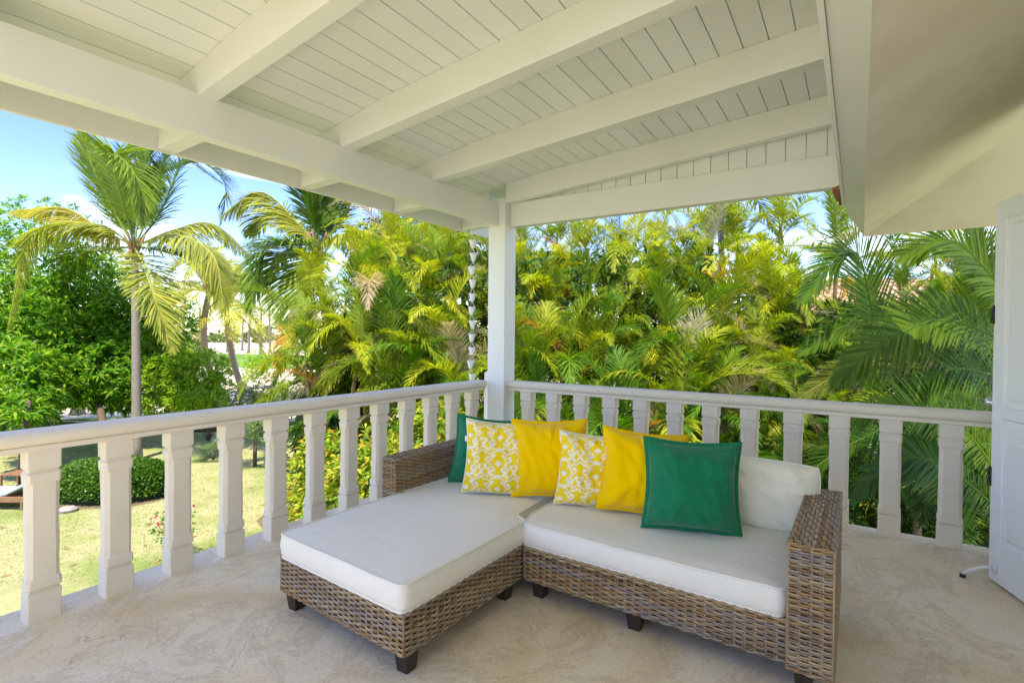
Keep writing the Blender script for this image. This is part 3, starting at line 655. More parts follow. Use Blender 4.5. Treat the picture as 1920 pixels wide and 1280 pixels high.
def pillow(name, label, px, py, D, w, h, T, yaw_d, tilt_d, roll_d, m, flange=0., group=None, seed=0, printed=False, rnd=0., pinch=.095):
    n = 96 if printed else 56; g = np.linspace(-1, 1, n); U, Vv = np.meshgrid(g, g, indexing='ij')
    T = T*1.6; eu = 1-np.abs(U)**2.4; ev = 1-np.abs(Vv)**2.4
    th = T*(np.clip(eu, 0, 1)**.55)*(np.clip(ev, 0, 1)**.55)
    X = w/2*U*(1-pinch*(1-np.abs(Vv)**2)*np.abs(U)); Z = h/2*Vv*(1-pinch*(1-np.abs(U)**2)*np.abs(Vv))
    X = X*(1-rnd*U**2*Vv**4); Z = Z*(1-rnd*Vv**2*U**4)
    nzv = np.zeros((n, n))
    for i in range(n):
        for j in range(n):
            a, b = U[i, j], Vv[i, j]
            s = noise.noise(Vector((a*1.6+seed, b*1.6, seed*.7)))*.036+noise.noise(Vector((a*4+seed, b*3+a*2, 2.)))*.016
            cr_ = max(abs(a), abs(b)); s += .006*noise.noise(Vector((math.atan2(b, a)*5, cr_*2, seed)))*cr_**2*5
            nzv[i, j] = s*(eu[i, j]*ev[i, j])**.4
    fr = th+nzv; bk = -th*.8+nzv*.3
    sag = -.014*(1-np.abs(U))*(Vv < 0)*np.abs(Vv)
    V = []
    for Yd in (-fr, -bk):
        V.append(np.stack([X, Yd, Z+sag], -1).reshape(-1, 3))
    V = np.concatenate(V)
    idx = np.arange(n*n).reshape(n, n); a, b, c, d = idx[:-1, :-1].ravel(), idx[1:, :-1].ravel(), idx[1:, 1:].ravel(), idx[:-1, 1:].ravel()
    F = np.concatenate([np.stack([a, b, c, d], 1), np.stack([d, c, b, a], 1)+n*n])
    c0 = at(px, py, D)
    ob = thing(name, tuple(c0), label, 'cushion' if 'back' in name else 'pillow', group)
    Rm = Matrix.Rotation(R_(yaw_d), 3, 'Z') @ Matrix.Rotation(R_(-tilt_d), 3, 'X') @ Matrix.Rotation(R_(roll_d), 3, 'Y')
    V = V @ np.array(Rm).T
    cv = mesh('cover', V+c0, F, m, ob, True)
    if printed:
        k = 4*n; M = scroll_mask(n); pc = cv.data.color_attributes.new('print', 'FLOAT_COLOR', 'POINT')
        f = M.reshape(-1); A = np.ones((2*n*n, 4), np.float32); A[:n*n, 0] = f; A[:n*n, 1] = f; A[:n*n, 2] = f; A[n*n:, :3] = np.concatenate([f])[:, None]
        pc.data.foreach_set('color', A.ravel())
        tm = at(px, py, D)+np.array(Rm @ Vector((-w/2*.97, 0, h*.22))); 
        if 'first' in label or seed == 2:
            MB().box(tuple(tm-[.008, .002, .018]), tuple(tm+[.008, .002, .018])).build('care_tag', CUPM, ob)
    # edge: a flat flange or a seam cord
    per = [(-1+2*t, -1) for t in np.linspace(0, 1, 30)]+[(1, -1+2*t) for t in np.linspace(0, 1, 30)][1:]+[(1-2*t, 1) for t in np.linspace(0, 1, 30)][1:]+[(-1, 1-2*t) for t in np.linspace(0, 1, 30)][1:-1]
    def edge_pt(u, v, e):
        x = (w/2+0)*u*(1-pinch*(1-abs(v)**2)*abs(u)); z = h/2*v*(1-pinch*(1-abs(u)**2)*abs(v)); x *= 1-rnd*v**4; z *= 1-rnd*u**4
        r = math.hypot(u, v); du = 1 if abs(u) > .999 else (u*.25); dv = 1 if abs(v) > .999 else (v*.25)
        x += e*(math.copysign(1, u) if abs(u) > .93 else 0)*1.0; z += e*(math.copysign(1, v) if abs(v) > .93 else 0)
        if v < 0: z += -.014*(1-abs(u))*abs(v)
        wv = .006*noise.noise(Vector((u*3+seed, v*3, 5)))*(e > 0)
        return Vector((x, wv, z))
    if flange:
        mb = MB(); A = [Rm @ edge_pt(u, v, -.012)+Vector(c0) for u, v in per]; B = [Rm @ edge_pt(u, v, flange)+Vector(c0) for u, v in per]; nrm = Rm @ Vector((0, .002, 0)); k = len(per)
        Vs = [p-nrm for p in A]+[p-nrm for p in B]+[p+nrm for p in B]+[p+nrm for p in A]
        Fs = [(l*k+i, l*k+(i+1) % k, (l+1)*k+(i+1) % k, (l+1)*k+i) for l in range(3) for i in range(k)]
        mb.add(Vs, Fs).build('flange', m, ob, smooth=True)
    else:
        A = [Rm @ edge_pt(u, v, 0)+Vector(c0) for u, v in per]; A.append(A[0]); MB().tube(A, .0042 if printed else .0055, 6, cap=False).build('piping', m, ob, smooth=True)
        if printed:
            me_ = ob.children[-1].data; pc = me_.color_attributes.new('print', 'FLOAT_COLOR', 'POINT'); pc.data.foreach_set('color', np.ones(4*len(me_.vertices), np.float32))
    return ob
pillow('back_cushion', 'pale off-white back cushion at the right end of the sofa, beside the rattan arm', 1424, 922, 3.10, .60, .38, .062, 3, 14, 2, BACKC, 0, None, 1, pinch=.0, rnd=.045)
pillow('throw_pillow', 'emerald green pillow at the left end of the row, behind the printed pillow', 911, 846, 3.90, .48, .47, .085, 22, 14, 4, GREENC, .018, None, 5)
pillow('throw_pillow', 'yellow and white scroll print pillow beside the left green pillow', 934, 856, 3.62, .47, .49, .075, 28, 10, 2, PRINTC, 0, None, 2, True)
pillow('throw_pillow', 'plain golden yellow pillow between the two scroll print pillows', 1030, 857, 3.55, .49, .485, .08, 25, 12, -2, YELC, .014, None, 11)
pillow('throw_pillow', 'yellow and white scroll print pillow between the two yellow pillows', 1112, 880, 3.40, .46, .46, .075, 28, 10, 4, PRINTC, 0, None, 4, True)
pillow('throw_pillow', 'plain golden yellow pillow behind the large green pillow', 1205, 884, 3.26, .50, .48, .08, 26, 12, 5, YELC, .014, None, 21)
pillow('throw_pillow', 'large emerald green pillow in front, right of the yellow pillows', 1296, 909, 2.98, .50, .475, .095, 20, 12, 1, GREENC, .018, None, 31)
pillow('back_cushion', 'off-white back cushion hidden behind the middle printed and yellow pillows', 1170, 905, 3.62, .60, .36, .07, 1, 14, 0, BACKC, 0, None, 41, pinch=-.02, rnd=.1)

# ================================================================== VEGETATION helpers
def nrmz(a): return a/np.maximum(np.linalg.norm(a, axis=-1, keepdims=True), 1e-9)
def leaves(B, D, Up, Ln, Wd, fold=.25, droop=.25):
    """5 vertices / 4 triangles per leaf"""
    D = nrmz(D); S = nrmz(np.cross(D, Up)); Nn = np.cross(S, D)
    Ln = np.asarray(Ln).reshape(-1, 1); Wd = np.asarray(Wd).reshape(-1, 1)
    mid = B+D*Ln*.5; c = mid-Nn*Wd*fold; tip = B+D*Ln*.95; tip[:, 2] -= (Ln*droop)[:, 0]
    V = np.stack([B, mid-S*Wd/2, c, mid+S*Wd/2, tip], 1).reshape(-1, 3)
    i = np.arange(len(B))[:, None]*5; F = np.concatenate([i+np.array([[0, 2, 1]]), i+np.array([[0, 3, 2]]), i+np.array([[1, 2, 4]]), i+np.array([[2, 3, 4]])])
    return V, F
def rosettes(C, A, m_, ln, wd, spread=(15, 75), droop=.35, rg=rng):
    n = len(C); C = np.repeat(C, m_, 0); A = nrmz(np.repeat(A, m_, 0)); az = rg.uniform(0, 2*np.pi, n*m_); an = np.radians(rg.uniform(spread[0], spread[1], n*m_))
    ref = np.where(np.abs(A[:, 2:3]) < .9, np.array([[0, 0, 1.]]), np.array([[1., 0, 0]])); s = nrmz(np.cross(A, ref)); t = np.cross(A, s)
    D = A*np.cos(an)[:, None]+(s*np.cos(az)[:, None]+t*np.sin(az)[:, None])*np.sin(an)[:, None]; D[:, 2] -= .15
    L_ = ln*rg.uniform(.65, 1.15, n*m_); return leaves(C+D*.02, D, A+.01, L_, wd*L_/ln, .2, droop)
def ell_points(c, r, n, shell=.25, rg=rng, low=-.6):
    P = nrmz(rg.normal(size=(n*2, 3))); P = P[P[:, 2] > low][:n]; k = 1-shell*rg.random((len(P), 1))**1.6
    # lumpy
    lump = np.array([noise.noise(Vector(p*2.2)+Vector(c)) for p in P])[:, None]*.22
    return np.array(c)+P*np.array(r)*(k+lump), nrmz(P/np.array(r))
def trunk(name, pts, radii, m, parent, k=8, smooth=True):
    return MB().tube(pts, radii, k).build(name, m, parent, smooth=smooth)
def cat(P, n=18):
    P = np.array([np.array(p, float) for p in P]); Q = np.concatenate([[2*P[0]-P[1]], P, [2*P[-1]-P[-2]]]); m_ = len(P)-1; out = []
    for t in np.linspace(0, m_-1e-6, n):
        i = int(t); f = t-i; a, b, c, d = Q[i:i+4]
        out.append(.5*((2*b)+(-a+c)*f+(2*a-5*b+4*c-d)*f*f+(-a+3*b-3*c+d)*f**3))
    return np.array(out)
def bez(P, n=14):
    P = [np.array(p, float) for p in P]; d = len(P)-1; out = []
    for t in np.linspace(0, 1, n):
        out.append(sum(math.comb(d, i)*(1-t)**(d-i)*t**i*P[i] for i in range(d+1)))
    return np.array(out)
def frond_geo(P, nl, ll, lw, ang=(65, 25), lift=.35, droop=.25, t0=.12, rr=.016, seg=3, jit=.12, upref=None, seed=0, tipk=.45, gaps=0.):
    """P: rachis polyline (n,3) -> V, F(list), material index (0 leaflet, 1 rachis)"""
    rg = np.random.default_rng(seed); n = len(P); s = np.linspace(0, 1, n)
    T = nrmz(np.gradient(P, axis=0)); up = np.array([0, 0, 1.]) if upref is None else np.array(upref, float)
    t = np.linspace(t0, .995, nl); t = np.concatenate([t, t+.3/nl]); side = np.concatenate([np.ones(nl), -np.ones(nl)])
    if gaps: keep = rg.random(2*nl) > gaps; t, side = t[keep], side[keep]
    t = np.clip(t, 0, 1); B = np.stack([np.interp(t, s, P[:, i]) for i in range(3)], 1); Tt = nrmz(np.stack([np.interp(t, s, T[:, i]) for i in range(3)], 1))
    S = nrmz(np.cross(Tt, up)); bad = np.linalg.norm(np.cross(Tt, up), axis=1) < .05; Nn = np.cross(S, Tt)
    q = (t-t0)/(1-t0); a = np.radians(ang[0]+(ang[1]-ang[0])*q+rg.normal(0, 38*jit, len(t))); prof = np.clip(np.sin(np.pi*(q*.80+.13))**.6, .25, 1)*(1-(1-tipk)*q**3)
    Ls = ll*prof*rg.uniform(1-jit, 1+jit*.5, len(t))
    D = nrmz(Tt*np.cos(a)[:, None]+S*(side*np.sin(a))[:, None]+Nn*(lift*(1-.3*q)+rg.normal(0, jit*.6, len(t)))[:, None])
    Wv = nrmz(np.cross(D, Nn)); W0 = lw*(.7+.3*prof); p = B.copy(); rings = [(p, .45)]
    prof_w = {1: 1.0, 2: .75}
    for k in range(1, seg+1):
        p = p+D*(Ls/seg)[:, None]; D = D.copy(); D[:, 2] -= droop*(k/seg)*rg.uniform(.6, 1.4, len(t)); D = nrmz(D); rings.append((p, prof_w.get(k, .75) if k < seg else 0))
    m_ = len(t); V = []; 
    for p, w in rings[:-1]: V += [p-Wv*(W0*w/2)[:, None], p+Wv*(W0*w/2)[:, None]]
    V.append(rings[-1][0]); V = np.stack(V, 1); nv = V.shape[1]; V = V.reshape(-1, 3); i = np.arange(m_)[:, None]*nv
    F = []
    for k in range(seg-1): F += [i+np.array([[2*k, 2*k+1, 2*k+3, 2*k+2]])]
    Q = np.concatenate(F); Tr = i+np.array([[2*seg-2, 2*seg-1, 2*seg]])
    mb = MB(); mb.tube(P, list(rr*(1-.8*s)+.002), 5, cap=False)
    F = [tuple(x) for x in Q]+[tuple(x) for x in Tr]+[tuple(j+len(V) for j in f) for f in mb.F]
    return np.concatenate([V, np.array(mb.V)]), F, [0]*(len(Q)+len(Tr))+[1]*len(mb.F)
def droopline(L_, elev, k, n=12, side=0.):
    """rachis from the origin in the XZ plane bending down"""
    p = np.zeros(3); d = np.array([math.cos(R_(elev)), 0, math.sin(R_(elev))]); out = [p.copy()]
    for i in range(n-1):
        p = p+d*L_/(n-1); d = d+np.array([0, side/n, -k/n*(.4+1.4*i/n)]); d = d/np.linalg.norm(d); out.append(p.copy())
    return np.array(out)
def fmesh(name, geo):
    V, F, mi = geo; me = bpy.data.meshes.new(name); me.from_pydata([tuple(v) for v in V], [], F); me.update()
    me.materials.append(LEAF); me.materials.append(RACH); me.polygons.foreach_set('material_index', mi); return me

# ---- areca palms
ARE = []
for i, (e, k_, L_) in enumerate([(80, 1.7, 2.0), (72, 2.4, 2.2), (64, 2.8, 2.3), (55, 2.9, 2.3), (45, 3.0, 2.2), (34, 3.0, 2.1), (20, 2.6, 2.0), (5, 2.2, 1.8), (-25, 1.4, 1.5), (60, 3.9, 2.1)]):
    P = droopline(L_, e, k_, side=random.uniform(-.5, .5))
    ARE.append(fmesh('areca_frond', frond_geo(P, 72, .54, .023, (56, 20), [.5, .35, .15, .4, .25, .3, .1, .1, .1, .3][i], [.35, .5, .7, .45, .6, .5, .7, .6, .7, .55][i], .14, .012, seed=i, jit=.2)))
def unit_trunk(r, m, kk=24, sw=.0):
    mb = MB(); P = []; rr = []
    for i in range(kk+1):
        t = i/kk; P.append((sw*math.sin(t*2.2), sw*.6*math.sin(t*3.1), t)); rr.append(r*(1.0+.13*(i % 2))*(1.25-.4*t))
    mb.tube(P, rr, 7); o = mb.build('cane', m, None, smooth=True); me = o.data; bpy.data.objects.remove(o); return me
CANES = [unit_trunk(.045, ARECT, sw=s) for s in (.15, -.2, .3)]
SHAFT = None
def shaft_mesh():
    mb = MB(); mb.tube([(0, 0, -.5), (0, 0, -.35), (0, 0, -.1), (.0, 0, .12)], [.04, .055, .05, .02], 8); o = mb.build('crownshaft', LEAF, None, smooth=True); me = o.data; bpy.data.objects.remove(o); return me
SHAFT = shaft_mesh()
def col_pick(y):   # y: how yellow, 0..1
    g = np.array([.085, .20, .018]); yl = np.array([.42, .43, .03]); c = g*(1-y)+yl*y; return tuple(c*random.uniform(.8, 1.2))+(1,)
DRY = [(.42, .33, .24, 1), (.36, .28, .22, 1), (.48, .24, .05, 1), (.40, .36, .30, 1)]
ORD = 'first second third fourth fifth sixth seventh eighth ninth tenth eleventh twelfth'.split()
def areca(top, yel, label, nf=10, s=1., dry=.08, group='areca palms of the thicket'):
    base = np.array([top[0]+random.uniform(-.5, .5), top[1]+random.uniform(-.3, .5), GZ])
    t = thing('areca_palm', base, label, 'palm', group)
    H = top[2]-GZ; c = link('cane', random.choice(CANES), t); c.scale = ((.8+.25*s), (.8+.25*s), H); lean = Vector((top[0]-base[0], top[1]-base[1], H))
    c.rotation_euler = Vector((0, 0, 1)).rotation_difference(lean).to_euler(); c.color = (.3, .3, .1, 1)
    # the cane's top after its sway
    sw = {id(CANES[0]): .15, id(CANES[1]): -.2, id(CANES[2]): .3}[id(c.data)]
    tp = c.rotation_euler.to_matrix() @ Vector((sw*math.sin(2.2)*c.scale.x, sw*.6*math.sin(3.1)*c.scale.x, H))
    sh = link('crownshaft', SHAFT, t); sh.location = tp; sh.scale = (s, s, s); sh.color = (.28, .32, .07, 1)
    a0 = random.uniform(0, 6.28)
    for i in range(nf):
        q = i/(nf-1); vi = min(9, int(q*8.6)) if random.random() > .12 else 9
        f = link('frond', ARE[vi], t); f.location = tp+Vector((0, 0, -.05*i*s)); sc = s*random.uniform(.82, 1.12); f.scale = (sc, sc*random.choice((-1, 1)), sc)
        f.rotation_euler = (random.uniform(-.2, .2), random.uniform(-.12, .12), a0+i*2.4+random.uniform(-.3, .3))
        isdry = random.random() < dry*(2.5 if q > .75 else .5)
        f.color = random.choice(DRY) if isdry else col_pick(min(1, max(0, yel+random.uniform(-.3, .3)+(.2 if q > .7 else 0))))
        if isdry: f['label'] = 'withered frond'
    return t
def top_limit(u):
    if u < 560: return 590
    if u < 720: return 590-(u-560)*1.05
    if u < 1340: return 405
    if u < 1600: return 500
    return 425
rows = [(9.0, 930, 80), (9.4, 850, 78), (9.9, 785, 72), (10.4, 725, 66), (11.0, 668, 60), (11.7, 615, 56), (12.4, 565, 54), (13.2, 520, 52), (14.2, 478, 50), (15.5, 440, 48)]
for ri, (D, v, st) in enumerate(rows):
    u = 560+random.uniform(0, st)+(160 if ri < 3 else 0)
    while u < 1960:
        vv = v+random.uniform(-28, 28)
        if vv > top_limit(u)+40 and not (1540 < u < 1700 and vv < 610):
            d = D+random.uniform(-.5, .7); p = at(u, vv, d)
            if u > 1480: d2 = d+1.5; p = at(u, vv, d2)
            yel = np.clip(.05+.75*(900-vv)/520+random.uniform(-.3, .25), 0, 1)  # higher crowns yellower: sunlight on the top rows put into leaf colour
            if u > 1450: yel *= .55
            kind = ('sunlit yellow' if yel > .7 else 'mid green' if yel > .4 else 'deep green')
            lvl = ('high' if vv < 500 else 'fairly high' if vv < 600 else 'mid-height' if vv < 700 else 'low' if vv < 800 else 'very low')
            if u < 915: bu_ = (897, 858, 817, 771, 720, 663, 600, 528)
            else: bu_ = (983, 1029, 1082, 1137, 1196, 1264, 1330, 1403, 1486, 1574, 1671, 1782)
            k_ = min(range(len(bu_)), key=lambda q: abs(bu_[q]-u)); side = 'left' if u < 915 else 'right'
            sz = random.uniform(.62, 1.0); wd_ = 'small' if sz < .72 else 'medium' if sz < .86 else 'large'
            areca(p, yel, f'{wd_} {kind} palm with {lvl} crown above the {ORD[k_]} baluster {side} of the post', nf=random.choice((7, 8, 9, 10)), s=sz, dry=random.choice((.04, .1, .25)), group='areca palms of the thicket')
        u += st*random.uniform(.8, 1.25)
# tall loose palms against the sky
for (u, v, D, lab) in ((1478, 425, 14, 'tall thin areca palm with drooping crown against the white sky gap'), (1545, 470, 13, 'slender areca palm beside the house eave against the sky'), (1395, 455, 15.5, 'slender areca palm left of the white sky gap'), (1340, 430, 15, 'tall yellowing areca palm reaching the veranda beam')):
    areca(at(u, v, D), .55, lab, nf=11, s=1.1, dry=.2, group=None)
areca(at(577, 600, 15), .35, 'leaning areca palm with broad green fronds at the left edge of the thicket', nf=10, s=1.25, group=None)
areca(at(640, 660, 13), .4, 'small areca palm with arching fronds left of the rain chain', nf=9, s=1.1, group=None)

# ---- hero palm fronds on the right
HERO = [
 ([(1690, 742, 7.2), (1640, 600, 6.8), (1600, 470, 6.6), (1500, 560, 6.4)], (.055, .15, .035), 60, .95),
 ([(1900, 700, 7.4), (1790, 600, 7.0), (1620, 600, 6.8), (1500, 660, 6.6)], (.06, .15, .03), 60, .75),
 ([(1890, 640, 6.4), (1770, 600, 6.2), (1660, 640, 6.0), (1560, 720, 6.0)], (.07, .16, .02), 60, .8),
 ([(1860, 760, 6.8), (1760, 660, 6.5), (1600, 690, 6.4), (1490, 750, 6.3)], (.10, .15, .05), 55, .6),
 ([(1790, 640, 7.4), (1830, 560, 7.2), (1840, 470, 7.0), (1800, 380, 6.9)], (.06, .15, .015), 60, .9),
 ([(1930, 620, 6.2), (1860, 520, 6.1), (1780, 450, 6.0), (1690, 480, 6.0)], (.07, .16, .015), 60, .9),
 ([(1880, 900, 6.7), (1800, 800, 6.4), (1680, 760, 6.2), (1570, 800, 6.2)], (.09, .20, .02), 55, .75),
 ([(1900, 980, 6.6), (1780, 880, 6.3), (1690, 860, 6.2), (1600, 930, 6.2)], (.03, .10, .02), 55, .75),
 ([(1820, 1030, 7.2), (1780, 930, 7.0), (1700, 880, 6.8), (1610, 900, 6.7)], (.05, .14, .02), 50, .7),
 ([(1960, 760, 6.9), (1850, 700, 6.6), (1760, 700, 6.4), (1660, 790, 6.3)], (.05, .14, .02), 55, .8),
 ([(1930, 860, 7.6), (1800, 760, 7.4), (1600, 830, 7.2), (1500, 900, 7.2)], (.04, .12, .02), 55, .8),
]
hp = thing('kentia_palm', (*at(1880, 700, 7.6)[:2], GZ), 'big dark green palm with long arching fronds between eave and door', 'palm')
trunk('trunk', [(*at(1880, 700, 7.6)[:2], GZ), tuple(at(1900, 780, 7.4))], [.09, .07], ARECT, hp)
for i, (cp, colr, nl, ll) in enumerate(HERO):
    P = cat([at(*c) for c in cp], 20); g = frond_geo(P, int(nl*1.35), ll*.80, .030, (56, 20), .12, .16, .06, .013, seg=4, seed=50+i, jit=.07, upref=-CF*.9+np.array([0, 0, .35])+CR*.1)
    f = mesh('frond', g[0], g[1], [LEAF, RACH], hp, mi=g[2]); f.color = (colr[0]*1.15, colr[1]*.95, colr[2]*.5, 1)
hq = thing('kentia_palm', (*at(1720, 950, 8.6)[:2], GZ), 'low dark green palm seen through the last balusters on the right', 'palm')
trunk('trunk', [(*at(1720, 950, 8.6)[:2], GZ), tuple(at(1720, 960, 8.6))], [.08, .06], ARECT, hq)
for i in range(16):
    a = i*2.4; P = droopline(2.1, random.choice((70, 50, 35, 60)), 2.2, n=14); ca, sa = math.cos(a), math.sin(a)
    P = np.stack([P[:, 0]*ca-P[:, 1]*sa, P[:, 0]*sa+P[:, 1]*ca, P[:, 2]], 1)+at(1720+random.uniform(-70, 60), 930+random.uniform(-60, 60), 8.6)
    g = frond_geo(P, 50, .6, .036, (60, 24), .3, .3, .14, .014, seed=90+i); f = mesh('frond', g[0], g[1], [LEAF, RACH], hq, mi=g[2]); f.color = (random.uniform(.03, .08), random.uniform(.10, .17), .02, 1)

# ---- coconut palms with posed fronds
def coco(name_label, crown, base, fr, D, group=None, rtr=.17, nuts=True, ll=1.6, nl=150, extra=6, bend=None):
    c = at(crown[0], crown[1], D); b = G(*base) if len(base) == 2 else np.array(base)
    t = thing('coconut_palm', b, name_label, 'palm', group)
    mid = (c+b)/2+(np.array(bend) if bend is not None else np.zeros(3)); P = bez([b, mid, c+np.array([0, 0, -.15])], 16); n = 16
    trunk('trunk', P, [rtr*(1.35 if i == 0 else 1.05-.35*i/n)*(1+.05*(i % 2)) for i in range(n)], COCOT, t, 10)
    for i, f in enumerate(fr):
        cp, colr = f[0], f[1]; pts = [c]+[at(u, v, D+dz) for (u, v, dz) in cp]
        lf = f[2] if len(f) > 2 else .35; dr = f[3] if len(f) > 3 else .4
        P = cat(pts, 18); g = frond_geo(P, nl, ll, .062, (56, 18), lf, dr, .15, .04, seg=4, seed=int(crown[0])+i, jit=.16)
        o = mesh('frond', g[0], g[1], [LEAF, RACH], t, mi=g[2]); o.color = colr+(1,)
    if nuts:
        for i in range(7):
            a = i*.9; q = c+np.array([.22*math.cos(a), .22*math.sin(a), -.25-.08*(i % 3)]); mb = MB(); mb.lathe(q, [(.0, -.13), (.06, -.10), (.09, -.02), (.08, .06), (.03, .12), (0, .13)], 8); mb.build('coconut', m_nut, t, smooth=True)
    # fibrous sheath at the crown
    mb = MB(); 
    for i in range(10):
        a = i*.63+.2; d = np.array([math.cos(a), math.sin(a), 0]); mb.tube([c+d*.06+[0, 0, -.35], c+d*.16+[0, 0, 0], c+d*.34+[0, 0, .30+.1*(i % 3)]], [.05, .055, .03], 5)
    mb.build('leaf_sheath', SHEATH, t, smooth=True)
    return t
m_nut = m_flat('coconut_husk', (.30, .20, .05), .6); SHEATH = m_flat('palm_sheath', (.24, .15, .07), .8, var=.4)
GRN = (.11, .20, .03); GR2 = (.19, .28, .045); YG = (.34, .37, .09); YL = (.46, .42, .13)
coco('tall coconut palm in front of the mango tree, crown spread against the blue sky', (252, 462), (256, 862), [
    ([(215, 400, 0), (180, 330, 0), (152, 248, .3)], GR2, .1, .1),
    ([(262, 380, .5), (268, 320, .5), (290, 268, 1)], GRN, .25, .1),
    ([(290, 380, .5), (320, 290, .8), (418, 345, 1)], GRN, .3, .45),
    ([(230, 380, -1), (210, 290, -1.6), (255, 330, -2.2), (268, 420, -2.4)], GR2, .2, .3),
    ([(300, 400, 1.5), (350, 300, 2.4), (420, 340, 3), (415, 420, 3)], GRN, .3, .4),
    ([(330, 430, .4), (400, 420, .6), (470, 480, .8)], YG, -.45, .55),
    ([(330, 440, -1), (400, 480, -1.6), (420, 580, -2)], YG, -.3, .5),
    ([(270, 500, -1), (290, 560, -1.8), (320, 655, -2.2)], YG, .35, .15),
    ([(180, 420, -.6), (60, 440, -1), (15, 610, -1.2)], YG, -.35, .5),
    ([(190, 430, 0), (120, 390, 0), (25, 395, .2)], YL, -.5, .5),
    ([(300, 470, 1), (370, 490, 1.5), (450, 520, 2)], GR2, .3, .5),
    ([(240, 400, 2), (210, 330, 2.5), (190, 330, 3)], GRN, .3, .3),
    ([(190, 470, 1), (150, 480, 1.5), (100, 560, 2)], GR2, .3, .4),
    ([(255, 390, 1.5), (300, 330, 2.5), (370, 300, 3.2)], GRN, .3, .3),
], 20, rtr=.155, bend=(.1, .0, .0))
coco('coconut palm with orange nuts whose crown shows between mango tree and thicket', (594, 462), (640, 830), [
    ([(560, 420, 0), (490, 360, 0), (420, 400, -.3)], YG, -.45, .55),
    ([(585, 400, 0), (575, 370, 0), (545, 348, .2)], GRN, .3, .2),
    ([(600, 400, .4), (600, 350, .4), (612, 330, .6)], GRN, .3, .2),
    ([(640, 420, .4), (670, 370, .6), (740, 395, .8)], GR2, .2, .5),
    ([(560, 460, -.8), (500, 470, -1.5), (470, 575, -2)], GRN, .3, .5),
    ([(580, 490, -1), (560, 540, -1.6), (560, 620, -2)], GR2, .3, .3),
    ([(640, 440, -.5), (700, 440, -.8), (730, 540, -1)], YG, -.35, .5),
    ([(560, 440, 1), (510, 400, 1.5), (470, 440, 2)], GR2, .3, .5),
    ([(620, 420, 1), (660, 340, 1.5), (700, 350, 2)], GRN, .3, .4),
    ([(550, 470, .5), (520, 480, 1), (490, 540, 1.5)], GRN, .3, .4),
], 17, rtr=.14)
def coco_auto(label, crown, base, D, L_, n=17, col=YG, group=None, rtr=.15, ll=1.2, seed=0, bend=None, nl=60):
    rr = random.Random(seed); fr = []; k = 1004/D
    for i in range(n):
        a = i*2.399+seed; e = [1.1, .7, .35, 0., -.4][i % 5]+rr.uniform(-.15, .15); lat, dep = math.cos(a)*math.cos(e), math.sin(a)*math.cos(e); up = math.sin(e); q = L_
        fr.append(([(crown[0]+lat*q*.5*k, crown[1]-(up*.55+.05)*q*k, dep*q*.5), (crown[0]+lat*q*1.0*k, crown[1]-(up*.75-.35)*q*k, dep*q*.95)], tuple(np.array(col)*rr.uniform(.7, 1.25)), .3, .5))
    return coco(label, crown, base, fr, D, group, rtr, False, ll, nl, bend=bend)
coco_auto('coconut palm with a curved ringed trunk beyond the sandy path', (392, 545), (415, 742), 32, 4.2, 19, YG, None, .22, 1.3, 3, (-.9, -.9, 0))
coco_auto('coconut palm with a pale slanting trunk, second beyond the path', (425, 575), (457, 736), 36, 4.6, 19, YL, None, .23, 1.4, 5, (-.4, -.4, 0))
for i, (u, v, vb) in enumerate(((346, 560, 668), (470, 560, 662), (490, 580, 664), (505, 575, 660), (528, 585, 659), (312, 575, 665), (545, 580, 662), (430, 590, 660), (375, 580, 661), (455, 600, 657))):
    D = float((G(u, vb)-EYE) @ CF); coco_auto('slender far coconut palm beyond the golf green', (u, v), (u+random.uniform(-6, 6), vb), D, 5.5, 12, YG, 'far coconut palms beyond the green', .28, 1.6, 20+i, None, 16)
coco_auto('small coconut palm standing on sand between mango trunk and lounger side', (142, 735), (145, 778), 33, 1.6, 9, (.2, .2, .08), None, .3, .5, 9, None, 20)
coco_auto('coconut palm rising behind the thicket right of the sky gap, upper right', (1350, 335), (1360, 800), 18, 3.6, 14, GR2, None, .15, .9, 61)

# ---- mango tree
mg = thing('mango_tree', G(197, 866), 'large mango tree with glossy drooping leaves at the left edge of the garden', 'tree')
mc = G(197, 866)
lobes = [(at(60, 530, 24), (4.4, 3.8, 3.6), 900), (at(100, 640, 22), (3.4, 2.4, 2.2), 520), (at(270, 620, 24), (2.4, 2.2, 2.0), 330), (at(160, 710, 21.5), (2.6, 1.6, 1.2), 420), (at(215, 745, 20.8), (.8, .8, .7), 90), (at(190, 600, 23), (2.6, 2.6, 3.0), 380), (at(20, 640, 21), (3.2, 2.6, 2.2), 480), (at(120, 735, 20), (1.5, 1.0, .6), 110), (at(20, 770, 16.5), (1.2, .9, .55), 110), (at(110, 690, 20.5), (1.6, 1.5, .9), 150), (at(215, 690, 21), (1.5, 1.5, 1.2), 130), (at(-90, 560, 23), (3.6, 3, 4.2), 300), (at(55, 735, 17.5), (1.0, 1.0, 1.0), 130), (at(240, 650, 25), (2.2, 2.2, 2.6), 200)]
VV, FF, nv = [], [], 0
for c, r, n in lobes:
    P, A = ell_points(c, r, int(n*1.9), .55, low=-.85); V, F = rosettes(P, A+[0, 0, 1.0], 11, .34, .085, (20, 85), .25); VV.append(V); FF.append(F+nv); nv += len(V)
o = mesh('crown', np.concatenate(VV), np.concatenate(FF), MANGO, mg)
fk = at(150, 690, 22.3); mt = MB(); mt.tube(bez([mc, mc+[0, 0, 1.8], at(185, 740, 20.8), fk], 8), [.17, .14, .13, .12, .12, .11, .10, .09], 9)
for c, r, n in lobes: mt.tube([fk, (fk+c)/2+[0, 0, .3], c], [.08, .05, .02], 6)
mt.build('trunk', BARK, mg, smooth=True)
